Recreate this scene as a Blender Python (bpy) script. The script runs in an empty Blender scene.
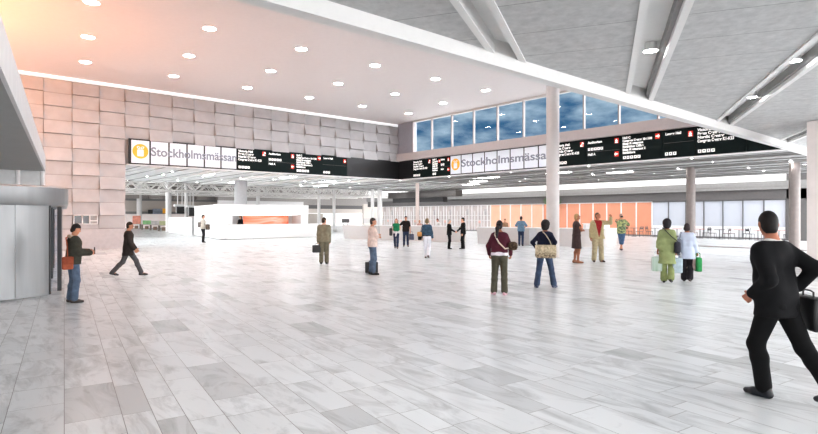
import bpy, math, random
import numpy as np
from mathutils import Vector, Matrix
random.seed(7); rng = np.random.default_rng(7)
scene = bpy.context.scene
COL = scene.collection
PI = math.pi

# ------------------------------------------------------------------ camera frame (used to measure the place)
YAW = math.radians(40.9); FPX = 535.0; EYE = 1.8; HOR = 215.4
CR = np.array([math.cos(YAW), -math.sin(YAW)]); CF = np.array([math.sin(YAW), math.cos(YAW)])
def dirp(px): return CF + (px-409)/FPX*CR
def ground(px, py, z=0.0):
    d = (z-EYE)*FPX/(HOR-py); return d*dirp(px)
def on_x(px, X): d = dirp(px); return X/d[0]*d[1]
def on_y(px, Y): d = dirp(px); return Y/d[1]*d[0]
PDIR = np.array([math.sin(math.radians(8.1)), math.cos(math.radians(8.1))])   # direction of the floor planks

# ------------------------------------------------------------------ materials
MATS = {}
def mat(name, color, rough=0.6, metal=0.0, spec=0.5, noise=0.0, nscale=6.0, emit=0.0, emitc=None, stretch=None, color2=None, bump=0.0):
    if name in MATS: return MATS[name]
    m = bpy.data.materials.new(name); m.use_nodes = True
    nt = m.node_tree; b = nt.nodes['Principled BSDF']
    c = (*color, 1)
    b.inputs['Base Color'].default_value = c
    b.inputs['Roughness'].default_value = rough; b.inputs['Metallic'].default_value = metal
    b.inputs['Specular IOR Level'].default_value = spec
    if noise > 0 or color2 or bump:
        tc = nt.nodes.new('ShaderNodeTexCoord'); mp = nt.nodes.new('ShaderNodeMapping')
        nt.links.new(tc.outputs['Object'], mp.inputs['Vector'])
        if stretch: mp.inputs['Scale'].default_value = stretch
        n = nt.nodes.new('ShaderNodeTexNoise'); n.inputs['Scale'].default_value = nscale; n.inputs['Detail'].default_value = 5
        nt.links.new(mp.outputs['Vector'], n.inputs['Vector'])
        r = nt.nodes.new('ShaderNodeValToRGB')
        c2 = color2 if color2 else tuple(min(1, v*(1+noise)) for v in color)
        c1 = color if color2 else tuple(v*(1-noise) for v in color)
        r.color_ramp.elements[0].position = 0.35; r.color_ramp.elements[1].position = 0.65
        r.color_ramp.elements[0].color = (*c1, 1); r.color_ramp.elements[1].color = (*c2, 1)
        nt.links.new(n.outputs['Fac'], r.inputs['Fac']); nt.links.new(r.outputs['Color'], b.inputs['Base Color'])
        if bump:
            bp = nt.nodes.new('ShaderNodeBump'); bp.inputs['Strength'].default_value = bump; bp.inputs['Distance'].default_value = 0.02
            nt.links.new(n.outputs['Fac'], bp.inputs['Height']); nt.links.new(bp.outputs['Normal'], b.inputs['Normal'])
    if emit:
        b.inputs['Emission Color'].default_value = (*(emitc or color), 1); b.inputs['Emission Strength'].default_value = emit
    MATS[name] = m
    return m
def srgb(r, g, b):
    f = lambda v: (v/255/12.92) if v/255 <= 0.04045 else ((v/255+0.055)/1.055)**2.4
    return (f(r), f(g), f(b))
def cloth(name, r, g, b, n=0.12, sc=14):
    a = (r+g+b)/3; q = [(v*0.84+a*0.16)*(0.90 if a < 190 else 0.96) for v in (r, g, b)]
    return mat(name, srgb(*q), 0.85, spec=0.2, noise=n, nscale=sc)

# ------------------------------------------------------------------ mesh builder
class MB:
    def __init__(s): s.v = []; s.f = []; s.m = []; s.sm = []
    def add(s, vs, fs, mi=0, smooth=False):
        o = len(s.v); s.v += [tuple(map(float, p)) for p in vs]
        for f in fs: s.f.append(tuple(o+int(i) for i in f)); s.m.append(mi); s.sm.append(smooth)
    def box(s, c, d, rz=0.0, mi=0, taper=1.0):
        cx, cy, cz = c; dx, dy, dz = (q/2 for q in d); ca, sa = math.cos(rz), math.sin(rz); vs = []
        for z in (-dz, dz):
            k = taper if z > 0 else 1.0
            for x, y in ((-dx, -dy), (dx, -dy), (dx, dy), (-dx, dy)):
                x *= k; y *= k; vs.append((cx+x*ca-y*sa, cy+x*sa+y*ca, cz+z))
        s.add(vs, [(0,3,2,1),(4,5,6,7),(0,1,5,4),(1,2,6,5),(2,3,7,6),(3,0,4,7)], mi)
    def bx(s, x0, x1, y0, y1, z0, z1, mi=0): s.box(((x0+x1)/2, (y0+y1)/2, (z0+z1)/2), (abs(x1-x0), abs(y1-y0), abs(z1-z0)), 0, mi)
    def rbox(s, c, d, r=0.02, rz=0.0, mi=0, n=4):
        # rounded upright box: rounded-rectangle rings
        cx, cy, cz = c; hx, hy, hz = (q/2 for q in d); ca, sa = math.cos(rz), math.sin(rz)
        rings = [(-hz, r), (-hz+r*0.3, r*0.3), (-hz+r, 0), (hz-r, 0), (hz-r*0.3, r*0.3), (hz, r)]; vs = []
        ring = []
        for q, (sx, sy) in enumerate(((1,1),(-1,1),(-1,-1),(1,-1))):
            for k in range(n+1): ring.append((sx, sy, q*PI/2+k/n*PI/2))
        for z, ins in rings:
            for sx, sy, a in ring:
                x = sx*(hx-r)+math.cos(a)*max(r-ins, 0.001); y = sy*(hy-r)+math.sin(a)*max(r-ins, 0.001)
                vs.append((cx+x*ca-y*sa, cy+x*sa+y*ca, cz+z))
        N = len(ring); fs = []
        for i in range(len(rings)-1):
            for k in range(N): fs.append((i*N+k, i*N+(k+1)%N, (i+1)*N+(k+1)%N, (i+1)*N+k))
        fs.append(tuple(reversed(range(N)))); fs.append(tuple(range((len(rings)-1)*N, len(rings)*N)))
        s.add(vs, fs, mi, True)
    def prism(s, poly, z0, z1, mi=0):
        n = len(poly); vs = [(p[0], p[1], z0) for p in poly]+[(p[0], p[1], z1) for p in poly]
        fs = [tuple(reversed(range(n))), tuple(range(n, 2*n))]+[(i, (i+1)%n, n+(i+1)%n, n+i) for i in range(n)]
        s.add(vs, fs, mi)
    def tube(s, pts, r, seg=8, mi=0, caps=True):
        pts = [Vector(p) for p in pts]; rs = r if isinstance(r, (list, tuple)) else [r]*len(pts); vs = []; up = None
        for i, p in enumerate(pts):
            t = (pts[min(i+1, len(pts)-1)]-pts[max(i-1, 0)]).normalized()
            if up is None: up = t.orthogonal().normalized()
            up = (up-t*up.dot(t)); up = up.normalized() if up.length > 1e-6 else t.orthogonal().normalized()
            w = t.cross(up)
            for k in range(seg):
                a = 2*PI*k/seg; vs.append(p+up*math.cos(a)*rs[i]+w*math.sin(a)*rs[i])
        fs = []
        for i in range(len(pts)-1):
            for k in range(seg): fs.append((i*seg+k, i*seg+(k+1)%seg, (i+1)*seg+(k+1)%seg, (i+1)*seg+k))
        if caps: fs.append(tuple(reversed(range(seg)))); fs.append(tuple(range((len(pts)-1)*seg, len(pts)*seg)))
        s.add(vs, fs, mi, True)
    def lathe(s, prof, c=(0, 0, 0), seg=24, mi=0):
        vs = [(c[0]+r*math.cos(2*PI*k/seg), c[1]+r*math.sin(2*PI*k/seg), c[2]+z) for r, z in prof for k in range(seg)]
        fs = [(i*seg+k, i*seg+(k+1)%seg, (i+1)*seg+(k+1)%seg, (i+1)*seg+k) for i in range(len(prof)-1) for k in range(seg)]
        fs.append(tuple(reversed(range(seg)))); fs.append(tuple(range((len(prof)-1)*seg, len(prof)*seg)))
        s.add(vs, fs, mi, True)
    def build(s, name, mats, parent=None, loc=None, rz=0.0):
        me = bpy.data.meshes.new(name); me.from_pydata(s.v, [], s.f)
        for m in (mats if isinstance(mats, (list, tuple)) else [mats]): me.materials.append(m)
        me.polygons.foreach_set('material_index', s.m); me.polygons.foreach_set('use_smooth', s.sm); me.update()
        o = bpy.data.objects.new(name, me); COL.objects.link(o)
        if parent: o.parent = parent
        if loc is not None: o.location = loc
        o.rotation_euler[2] = rz
        if any(s.sm): sharpen(me)
        return o
def sharpen(me, ang=0.7):
    try: me.set_sharp_from_angle(angle=ang)
    except Exception: pass
def empty(name, loc=(0, 0, 0), rz=0.0):
    o = bpy.data.objects.new(name, None); COL.objects.link(o); o.empty_display_size = 0.2
    o.location = loc; o.rotation_euler[2] = rz; return o
def tag(o, label=None, cat=None, group=None, kind=None):
    if label: o['label'] = label
    if cat: o['category'] = cat
    if group: o['group'] = group
    if kind: o['kind'] = kind
    return o
def struct(o, label=None, cat=None): return tag(o, label, cat, None, 'structure')
def dup(root, loc, rz=None, label=None):
    r = root.copy(); COL.objects.link(r); r.location = loc
    if rz is not None: r.rotation_euler[2] = rz
    if label: r['label'] = label
    for ch in list(root.children):
        c = ch.copy(); COL.objects.link(c); c.parent = r
        for g in list(ch.children):
            d = g.copy(); COL.objects.link(d); d.parent = c
    return r
def text_mesh(name, s, size, m, parent, M, align='LEFT', extrude=0.004, xs=1.0, bold=0.0):
    cu = bpy.data.curves.new('t', 'FONT'); cu.body = s; cu.size = size; cu.align_x = align; cu.extrude = extrude; cu.offset = bold
    ob = bpy.data.objects.new('t', cu); COL.objects.link(ob)
    dg = bpy.context.evaluated_depsgraph_get(); me = bpy.data.meshes.new_from_object(ob.evaluated_get(dg))
    bpy.data.objects.remove(ob); bpy.data.curves.remove(cu)
    me.transform(M @ Matrix.Diagonal((xs, 1, 1, 1))); me.materials.clear(); me.materials.append(m); me.name = name
    o = bpy.data.objects.new(name, me); COL.objects.link(o); o.parent = parent
    return o
# ------------------------------------------------------------------ shared materials
WHITE = mat('white_paint', (0.80, 0.79, 0.79), 0.6, noise=0.015)
CEILW = mat('ceiling_white', (0.74, 0.70, 0.695), 0.75, noise=0.01)
SILLM = mat('sill_pinkish_grey', (0.50, 0.45, 0.44), 0.6, noise=0.02)
BEAMM = mat('beam_paint', (0.72, 0.71, 0.70), 0.55, noise=0.015)
COLM = mat('column_paint', (0.56, 0.53, 0.52), 0.4, noise=0.02)
COLB = mat('column_taupe', (0.21, 0.18, 0.17), 0.45, noise=0.05)
STEEL = mat('brushed_steel', (0.29, 0.295, 0.30), 0.40, 0.6, noise=0.05, nscale=1.5, stretch=(4, 4, 0.25))
STEELD = mat('dark_steel', (0.09, 0.09, 0.095), 0.45, 0.3)
SOFFIT = mat('soffit_grey', (0.30, 0.305, 0.30), 0.45, noise=0.03)
FASCIA = mat('fascia_light', (0.70, 0.68, 0.68), 0.5, noise=0.03)
BLACKP = mat('black_panel', (0.013, 0.013, 0.015), 0.35, noise=0.05)
BOARD = mat('board_black', (0.005, 0.012, 0.012), 0.6, spec=0.15, noise=0.1)
FRAME = mat('frame_black', (0.02, 0.02, 0.022), 0.5, noise=0.02)
SCREENW = mat('screen_white', (0.56, 0.585, 0.63), 0.4, emit=0.33, emitc=(0.9, 0.94, 1.0), noise=0.01)
LETTER = mat('letter_grey', srgb(142, 146, 160), 0.5, noise=0.01)
YELLOW = mat('emblem_yellow', srgb(248, 182, 58), 0.5, noise=0.01, emit=0.12)
TEXTW = mat('text_white', (0.85, 0.84, 0.82), 0.5, noise=0.01, emit=0.7)
REDP = mat('arrow_red', srgb(225, 45, 20), 0.5, noise=0.02, emit=0.35)
LENS = mat('lamp_lens', (1, 1, 1), 0.5, noise=0.0, emit=74.0, emitc=(0.97, 0.985, 1.0))
LENSF = mat('lamp_lens_hall', (1, 1, 1), 0.5, emit=560.0, emitc=(0.98, 0.99, 1.0))
LENSC = mat('lamp_lens_canopy', (1, 1, 1), 0.5, emit=120.0, emitc=(0.98, 0.99, 1.0))
COVEL = mat('cove_glow', (0.8, 0.8, 0.8), 0.5, emit=0.6, emitc=(0.95, 0.97, 1.0))
HALLC = mat('hall_ceiling', (0.74, 0.735, 0.73), 0.7, noise=0.05, nscale=1.2, stretch=(2.0, 0.12, 1))
GROOVE = mat('ceiling_groove', (0.30, 0.295, 0.29), 0.8, noise=0.03)
WHITEG = mat('white_gloss', (0.84, 0.84, 0.84), 0.35, noise=0.01)
GREYF = mat('fascia_grey', (0.12, 0.115, 0.115), 0.6, noise=0.04)
GREYL = mat('fascia_mid', (0.28, 0.275, 0.27), 0.6, noise=0.04)
BEIGE = mat('beige_wall', (0.62, 0.565, 0.52), 0.7, noise=0.02)
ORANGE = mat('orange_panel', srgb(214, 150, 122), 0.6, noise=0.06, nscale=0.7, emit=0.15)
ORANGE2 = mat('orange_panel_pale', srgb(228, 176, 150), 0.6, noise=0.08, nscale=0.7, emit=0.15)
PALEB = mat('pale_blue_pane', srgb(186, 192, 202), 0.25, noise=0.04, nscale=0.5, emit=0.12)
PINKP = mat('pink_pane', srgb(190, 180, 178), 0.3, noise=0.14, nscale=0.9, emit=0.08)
GROUT = mat('plank_joint', (0.22, 0.215, 0.21), 0.7, noise=0.05)

def floor_material():
    m = bpy.data.materials.new('stone_planks'); m.use_nodes = True; nt = m.node_tree; b = nt.nodes['Principled BSDF']; N = nt.nodes.new; L = nt.links.new
    at = N('ShaderNodeAttribute'); at.attribute_name = 'tone'
    tc = N('ShaderNodeTexCoord'); mp = N('ShaderNodeMapping'); mp.inputs['Rotation'].default_value = (0, 0, math.radians(8.1)); mp.inputs['Scale'].default_value = (3.2, 0.9, 1)
    L(tc.outputs['Object'], mp.inputs['Vector'])
    va = N('ShaderNodeVectorMath'); va.operation = 'ADD'
    vs = N('ShaderNodeVectorMath'); vs.operation = 'SCALE'; vs.inputs['Scale'].default_value = 37.0
    L(at.outputs['Color'], vs.inputs[0]); L(mp.outputs['Vector'], va.inputs[0]); L(vs.outputs['Vector'], va.inputs[1])
    n1 = N('ShaderNodeTexNoise'); n1.inputs['Scale'].default_value = 0.9; n1.inputs['Detail'].default_value = 9; n1.inputs['Roughness'].default_value = 0.68; n1.inputs['Distortion'].default_value = 1.2
    L(va.outputs['Vector'], n1.inputs['Vector'])
    r1 = N('ShaderNodeValToRGB'); e = r1.color_ramp.elements
    e[0].position = 0.30; e[0].color = (0.66, 0.66, 0.66, 1); e[1].position = 0.52; e[1].color = (1, 1, 1, 1)
    L(n1.outputs['Fac'], r1.inputs['Fac'])
    n2 = N('ShaderNodeTexNoise'); n2.inputs['Scale'].default_value = 0.16; n2.inputs['Detail'].default_value = 2
    L(tc.outputs['Object'], n2.inputs['Vector'])
    n3 = N('ShaderNodeTexNoise'); n3.inputs['Scale'].default_value = 1.5; n3.inputs['Detail'].default_value = 6; L(va.outputs['Vector'], n3.inputs['Vector'])
    r3 = N('ShaderNodeValToRGB'); e = r3.color_ramp.elements
    e[0].position = 0.72; e[0].color = (0, 0, 0, 1); e[1].position = 0.80; e[1].color = (1, 1, 1, 1); L(n3.outputs['Fac'], r3.inputs['Fac'])
    sx = N('ShaderNodeSeparateColor'); L(at.outputs['Color'], sx.inputs['Color'])
    mr = N('ShaderNodeMapRange'); mr.inputs['To Min'].default_value = 0.56; mr.inputs['To Max'].default_value = 0.90; L(sx.outputs['Red'], mr.inputs['Value'])
    cmb = N('ShaderNodeCombineColor')
    for k, v in (('Red', 0.955), ('Green', 0.985), ('Blue', 1.0)):
        mm = N('ShaderNodeMath'); mm.operation = 'MULTIPLY'; mm.inputs[1].default_value = v; L(mr.outputs['Result'], mm.inputs[0]); L(mm.outputs[0], cmb.inputs[k])
    mx = N('ShaderNodeMix'); mx.data_type = 'RGBA'; mx.blend_type = 'MULTIPLY'; mx.inputs[0].default_value = 1.0
    L(cmb.outputs['Color'], mx.inputs[6]); L(r1.outputs['Color'], mx.inputs[7])
    mx2 = N('ShaderNodeMix'); mx2.data_type = 'RGBA'; mx2.inputs[7].default_value = (0.24, 0.23, 0.22, 1)
    ml = N('ShaderNodeMath'); ml.operation = 'MULTIPLY'; ml.inputs[1].default_value = 0.7; L(r3.outputs['Color'], ml.inputs[0]); L(ml.outputs[0], mx2.inputs[0]); L(mx.outputs[2], mx2.inputs[6])
    L(mx2.outputs[2], b.inputs['Base Color'])
    b.inputs['Roughness'].default_value = 0.25; b.inputs['Specular IOR Level'].default_value = 0.5
    return m
FLOORM = floor_material()

def concrete_material():
    m = bpy.data.materials.new('acoustic_board'); m.use_nodes = True; nt = m.node_tree; b = nt.nodes['Principled BSDF']; N = nt.nodes.new; L = nt.links.new
    tc = N('ShaderNodeTexCoord'); mp = N('ShaderNodeMapping'); mp.inputs['Rotation'].default_value = (0, 0, -math.atan2(0.4831, 0.8756)); L(tc.outputs['Object'], mp.inputs['Vector'])
    n1 = N('ShaderNodeTexNoise'); n1.inputs['Scale'].default_value = 5; n1.inputs['Detail'].default_value = 8; n1.inputs['Roughness'].default_value = 0.7; L(mp.outputs['Vector'], n1.inputs['Vector'])
    r = N('ShaderNodeValToRGB'); e = r.color_ramp.elements; e[0].position = 0.3; e[0].color = (0.40, 0.40, 0.40, 1); e[1].position = 0.7; e[1].color = (0.565, 0.563, 0.56, 1); L(n1.outputs['Fac'], r.inputs['Fac'])
    s = N('ShaderNodeSeparateXYZ'); L(mp.outputs['Vector'], s.inputs[0])
    d = N('ShaderNodeMath'); d.operation = 'PINGPONG'; d.inputs[1].default_value = 0.6; L(s.outputs['X'], d.inputs[0])
    lt = N('ShaderNodeMath'); lt.operation = 'LESS_THAN'; lt.inputs[1].default_value = 0.006; L(d.outputs[0], lt.inputs[0])
    mx = N('ShaderNodeMix'); mx.data_type = 'RGBA'; mx.inputs[7].default_value = (0.15, 0.15, 0.15, 1); L(lt.outputs[0], mx.inputs[0]); L(r.outputs['Color'], mx.inputs[6]); L(mx.outputs[2], b.inputs['Base Color'])
    b.inputs['Roughness'].default_value = 0.9
    return m
CONC = concrete_material()

def glass_material(name, tint=(1, 1, 1), fac=0.08, rough=0.0):
    m = bpy.data.materials.new(name); m.use_nodes = True; nt = m.node_tree; N = nt.nodes.new; L = nt.links.new
    nt.nodes.remove(nt.nodes['Principled BSDF'])
    out = nt.nodes['Material Output']; t = N('ShaderNodeBsdfTransparent'); t.inputs[0].default_value = (*tint, 1)
    g = N('ShaderNodeBsdfGlossy'); g.inputs['Roughness'].default_value = rough
    lw = N('ShaderNodeLayerWeight'); lw.inputs['Blend'].default_value = 0.5; pw = N('ShaderNodeMath'); pw.operation = 'POWER'; pw.inputs[1].default_value = 3.5; L(lw.outputs['Facing'], pw.inputs[0]); fr = N('ShaderNodeMath'); fr.operation = 'MULTIPLY_ADD'; fr.inputs[1].default_value = 0.8; fr.inputs[2].default_value = 0.05; L(pw.outputs[0], fr.inputs[0])
    mx = N('ShaderNodeMixShader'); L(fr.outputs[0], mx.inputs[0]); L(t.outputs[0], mx.inputs[1]); L(g.outputs[0], mx.inputs[2]); L(mx.outputs[0], out.inputs[0])
    return m
GLASS = glass_material('window_glass', (0.96, 0.98, 1.0), rough=0.02)

def art_material():
    m = bpy.data.materials.new('orange_print'); m.use_nodes = True; nt = m.node_tree; b = nt.nodes['Principled BSDF']; N = nt.nodes.new; L = nt.links.new
    tc = N('ShaderNodeTexCoord'); mp = N('ShaderNodeMapping'); mp.inputs['Rotation'].default_value = (0, 0.42, 0); mp.inputs['Scale'].default_value = (0.22, 1, 1.1); L(tc.outputs['Object'], mp.inputs['Vector'])
    n = N('ShaderNodeTexNoise'); n.inputs['Scale'].default_value = 1.5; n.inputs['Detail'].default_value = 3; n.inputs['Distortion'].default_value = 0.8; L(mp.outputs['Vector'], n.inputs['Vector'])
    r = N('ShaderNodeValToRGB'); e = r.color_ramp.elements; e[0].position = 0.33; e[0].color = (*srgb(250, 95, 40), 1); e[1].position = 0.66; e[1].color = (*srgb(255, 222, 208), 1)
    x = e.new(0.5); x.color = (*srgb(253, 172, 138), 1); L(n.outputs['Fac'], r.inputs['Fac']); L(r.outputs['Color'], b.inputs['Base Color']); L(r.outputs['Color'], b.inputs['Emission Color']); b.inputs['Emission Strength'].default_value = 0.3
    return m
ART = art_material()

# ------------------------------------------------------------------ world: dusky blue clouded sky at the upper windows, bright white fill added on the other sides
w = bpy.data.worlds.new('sky'); scene.world = w; w.use_nodes = True; nt = w.node_tree; N = nt.nodes.new; L = nt.links.new
bg = nt.nodes['Background']; tc = N('ShaderNodeTexCoord'); mp = N('ShaderNodeMapping'); mp.inputs['Scale'].default_value = (1, 1, 2.6); L(tc.outputs['Generated'], mp.inputs['Vector'])
n = N('ShaderNodeTexNoise'); n.inputs['Scale'].default_value = 8.0; n.inputs['Detail'].default_value = 7; n.inputs['Roughness'].default_value = 0.55; L(mp.outputs['Vector'], n.inputs['Vector'])
r = N('ShaderNodeValToRGB'); e = r.color_ramp.elements; e[0].position = 0.42; e[0].color = (*srgb(52, 108, 150), 1); e[1].position = 0.60; e[1].color = (*srgb(172, 198, 216), 1); L(n.outputs['Fac'], r.inputs['Fac'])
sp = N('ShaderNodeSeparateXYZ'); L(tc.outputs['Generated'], sp.inputs[0])
mr = N('ShaderNodeMapRange'); mr.interpolation_type = 'SMOOTHSTEP'; mr.inputs['From Min'].default_value = 0.35; mr.inputs['From Max'].default_value = -0.25; L(sp.outputs['X'], mr.inputs['Value'])
mr2 = N('ShaderNodeMapRange'); mr2.interpolation_type = 'SMOOTHSTEP'; mr2.inputs['From Min'].default_value = 0.0; mr2.inputs['From Max'].default_value = -0.35; L(sp.outputs['Y'], mr2.inputs['Value'])
mxx = N('ShaderNodeMath'); mxx.operation = 'MAXIMUM'; L(mr.outputs[0], mxx.inputs[0]); L(mr2.outputs[0], mxx.inputs[1])
mx = N('ShaderNodeMix'); mx.data_type = 'RGBA'; mx.inputs[7].default_value = (8.8, 8.8, 8.9, 1); L(mxx.outputs[0], mx.inputs[0]); L(r.outputs['Color'], mx.inputs[6]); L(mx.outputs[2], bg.inputs['Color']); bg.inputs['Strength'].default_value = 1.0

# ------------------------------------------------------------------ setting
XW, YW = 26.9, 32.4            # the two wings of the atrium
ZL, ZH = 4.62, 8.95            # low and high ceiling
SB, ST = 4.65, 6.0             # sign band

def make_floor():
    Q = np.array([PDIR[1], -PDIR[0]]); vs = []; fs = []; tone = []; mi = []; g = 0.0026
    q = -16.0
    while q < 66:
        wd = random.choice((0.24, 0.30, 0.30, 0.36, 0.44)); p = -6+random.random()
        far = q > 50
        while p < (92 if q < 50 else 60):
            ln = random.choice((0.5, 0.65, 0.8, 0.95, 1.1, 1.35))*(1.0 if p < 40 else 2.0)
            t = 0.78+0.22*random.random() if random.random() > 0.10 else (0.30+0.5*random.random())
            o = len(vs)
            for a, b in ((q+g, p+g), (q+wd-g, p+g), (q+wd-g, p+ln-g), (q+g, p+ln-g)):
                xy = a*Q+b*PDIR; vs.append((xy[0], xy[1], 0.0))
            fs.append((o, o+1, o+2, o+3)); tone.append((t, random.random(), random.random(), 1)); mi.append(0)
            p += ln
        q += wd
    o = len(vs); vs += [(-40, -20, -0.006), (90, -20, -0.006), (90, 100, -0.006), (-40, 100, -0.006)]; fs.append((o, o+1, o+2, o+3)); tone.append((0.5, 0.5, 0.5, 1)); mi.append(1)
    me = bpy.data.meshes.new('floor'); me.from_pydata(vs, [], fs); me.materials.append(FLOORM); me.materials.append(GROUT)
    me.polygons.foreach_set('material_index', mi)
    ca = me.color_attributes.new('tone', 'FLOAT_COLOR', 'CORNER'); ca.data.foreach_set('color', np.repeat(np.array(tone, dtype=np.float32), 4, axis=0).ravel())
    o = bpy.data.objects.new('floor', me); COL.objects.link(o); struct(o, 'pale grey stone plank floor of the hall', 'floor')
make_floor()

# high atrium ceiling, upper walls round it
m = MB(); m.bx(-9, XW+0.3, 6.2, YW+0.3, ZH, ZH+0.3); struct(m.build('ceiling', CEILW), 'high smooth white ceiling of the entrance hall', 'ceiling')
m = MB(); m.bx(-9.3, -9, -1, YW+0.3, 0, ZH); struct(m.build('wall_left', WHITE), 'white side wall left of the entrance', 'wall')
m = MB(); m.bx(-9, XW+0.3, 6.25, 6.45, ZL, ZH); struct(m.build('wall_front', WHITE), 'white upper wall above the entrance canopy', 'wall')

# tiled wall over and beside the far opening: relief tiles, every second one tilted out at its foot
TILEM = mat('relief_tile', (0.49, 0.485, 0.495), 0.65, noise=0.05, nscale=2.0, bump=0.05)
TILED = mat('tile_joint', (0.30, 0.285, 0.28), 0.8, noise=0.03)
m = MB(); TW, TH, X0 = 1.237, 0.694, 7.42
ztop = 8.74
for i in range(-9, 16):
    xa = X0+i*TW; xb = min(xa+TW, XW-0.02)
    if xb <= xa: continue
    for j in range(11):
        zb = ztop-(j+1)*TH; zt = ztop-j*TH
        if i >= 0 and zb < ST-0.3:
            if zt <= ST+0.02: continue
            zb = max(zb, ST)
        if i in (-2,) and j == 10: continue
        out = 0.25 if (i+j) % 2 == 0 else 0.0
        yb, yt = YW-out, YW-(0.03 if out > 0.1 else 0.09)
        g = 0.012
        v = [(xa+g, yb, zb+g), (xb-g, yb, zb+g), (xb-g, yt, zt-g), (xa+g, yt, zt-g), (xa+g, YW+0.05, zb+g), (xb-g, YW+0.05, zb+g), (xb-g, YW+0.05, zt-g), (xa+g, YW+0.05, zt-g)]
        m.add(v, [(0,1,2,3), (0,4,5,1), (1,5,6,2), (3,2,6,7), (0,3,7,4)], 0)
m.bx(X0-9*TW, X0, YW+0.0, YW+0.35, 0, ztop, 1); m.bx(X0, XW+0.3, YW+0.0, YW+0.35, SB, ztop, 1)
# plain skirting zone, left return of the opening
m.bx(X0-9*TW, X0-0.01, YW-0.1, YW+0.0, 0, 1.08, 2)
m.bx(X0-2*TW+0.02, X0-TW-0.02, YW-0.03, YW+0.0, 1.1, 1.3, 2)
m.bx(X0-0.02, X0+0.03, YW-0.06, YW+0.34, 0, SB, 2)
struct(m.build('wall_back', [TILEM, TILED, mat('plain_panel', (0.50, 0.48, 0.49), 0.5, noise=0.04)]), 'wall of pale relief tiles above and beside the far opening', 'wall')
# cove light at the head of the tiled wall
m = MB(); m.bx(-8.9, XW, YW-0.02, YW+0.3, ztop+0.03, ZH-0.02); o = m.build('trim_1', COVEL); struct(o, 'white light cove along the top of the tiled wall', 'light cove')
# small window in the tiled wall
wn = empty('window_1', (X0-1.55*TW, YW-0.04, 1.32)); struct(wn, 'small window with white frame low in the tiled wall', 'window')
m = MB()
for a, b, c, d in ((-0.5, 0.62, 0, 0.05), (-0.5, 0.62, 0.47, 0.52), (-0.5, -0.46, 0, 0.52), (0.58, 0.62, 0, 0.52), (-0.12, -0.07, 0, 0.52), (0.22, 0.27, 0, 0.52), (0.27, 0.58, 0.17, 0.22)): m.bx(a, b, -0.05, 0.05, c, d)
m.build('frame', WHITE, wn)
m = MB(); m.bx(-0.46, 0.22, 0.02, 0.06, 0.05, 0.47); m.build('pane', mat('dark_pane', (0.05, 0.05, 0.055), 0.15, noise=0.1), wn)
m = MB(); m.bx(0.27, 0.58, 0.02, 0.06, 0.05, 0.47); m.build('pane', mat('pale_pane', (0.35, 0.34, 0.33), 0.3, noise=0.1), wn)

# right wing: sign back, sill band, window wall with mullions
m = MB()
m.bx(XW+0.1, XW+0.3, 6.3, YW, SB, ST+0.02)
m.bx(XW, XW+0.3, 30.5, YW, ST, ZH)
struct(m.build('wall_right', mat('wall_grey_blue', (0.36, 0.36, 0.40), 0.6, noise=0.03)), 'upper wall of the right wing behind the boards', 'wall')
m = MB(); m.bx(XW-0.32, XW+0.3, 6.45, YW-0.2, ST+0.01, ST+0.56); struct(m.build('trim_2', SILLM), 'pinkish grey sill band between boards and upper windows', 'sill')
m = MB(); m.bx(XW-0.12, XW+0.1, 6.45, 30.5, ZH-0.12, ZH-0.01); struct(m.build('trim_3', BEAMM), 'head rail above the upper windows', 'window rail')
for k in range(12):
    ya = 30.5-2.053*k; yb = max(ya-2.053, 6.5)
    wn = empty('window_%d' % (k+2), (XW, ya, ST+0.57)); struct(wn, 'upper window bay %s showing cloudy evening sky' % ('at the inner corner' if k == 0 else 'of the right wing'), 'window')
    m = MB(); m.add([(-0.03, yb-ya+0.03, 0), (-0.03, yb-ya+0.03, ZH-ST-0.69), (-0.03, -0.03, ZH-ST-0.69), (-0.03, -0.03, 0)], [(0, 1, 2, 3)]); m.build('pane', GLASS, wn)
    m = MB(); m.bx(-0.12, 0.06, -0.035, 0.035, 0.0, ZH-ST-0.69); m.build('mullion', mat('mullion_paint', (0.36, 0.32, 0.31), 0.5, noise=0.02), wn)

# low ceiling of the hall beyond both wings
def hall_ceiling():
    m = MB()
    polyB = [(-12, YW+0.3), (XW+0.3, YW+0.3), (XW+0.3, 6.3), (41.4, 6.3), (41.4, 62), (-12, 62)]
    m.prism([(-12, YW+0.3), (XW+0.3, YW+0.3), (41.4, YW+0.3), (41.4, 48), (-12, 48)], ZL+0.02, ZL+0.3)
    m.bx(XW+0.3, 41.4, 6.3, YW+0.3, ZL+0.02, ZL+0.3, 3)
    x = 3.0
    k = 0
    while x < 41:
        y0 = YW+0.35 if x < XW+0.4 else 6.6
        if x > XW+0.3 or x < XW-0.2:
            R_ = x > XW
            if k % 3 == 0: m.bx(x, x+(0.30 if R_ else 0.12), y0, 47.8, ZL-0.004, ZL+0.03, 4 if R_ else 1)
            else: m.bx(x, x+0.06, y0, 47.8, ZL-0.004, ZL+0.03, 4 if R_ else 1)
            if k % 3 == 1: m.bx(x+0.5, x+0.95, y0, 47.8, ZL-0.08, ZL+0.03, 3 if R_ else 2)
        x += 1.35; k += 1
    struct(m.build('ceiling', [HALLC, GROOVE, mat('hall_ceiling_pale', (0.72, 0.71, 0.70), 0.7, noise=0.02), mat('hall_ceiling_grey', (0.33, 0.325, 0.32), 0.7, noise=0.12, nscale=1.2, stretch=(2.0, 0.12, 1)), mat('groove_dark', (0.13, 0.125, 0.12), 0.8, noise=0.05)]), 'low grey panelled ceiling of the hall beyond the boards', 'ceiling')
hall_ceiling()

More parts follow.
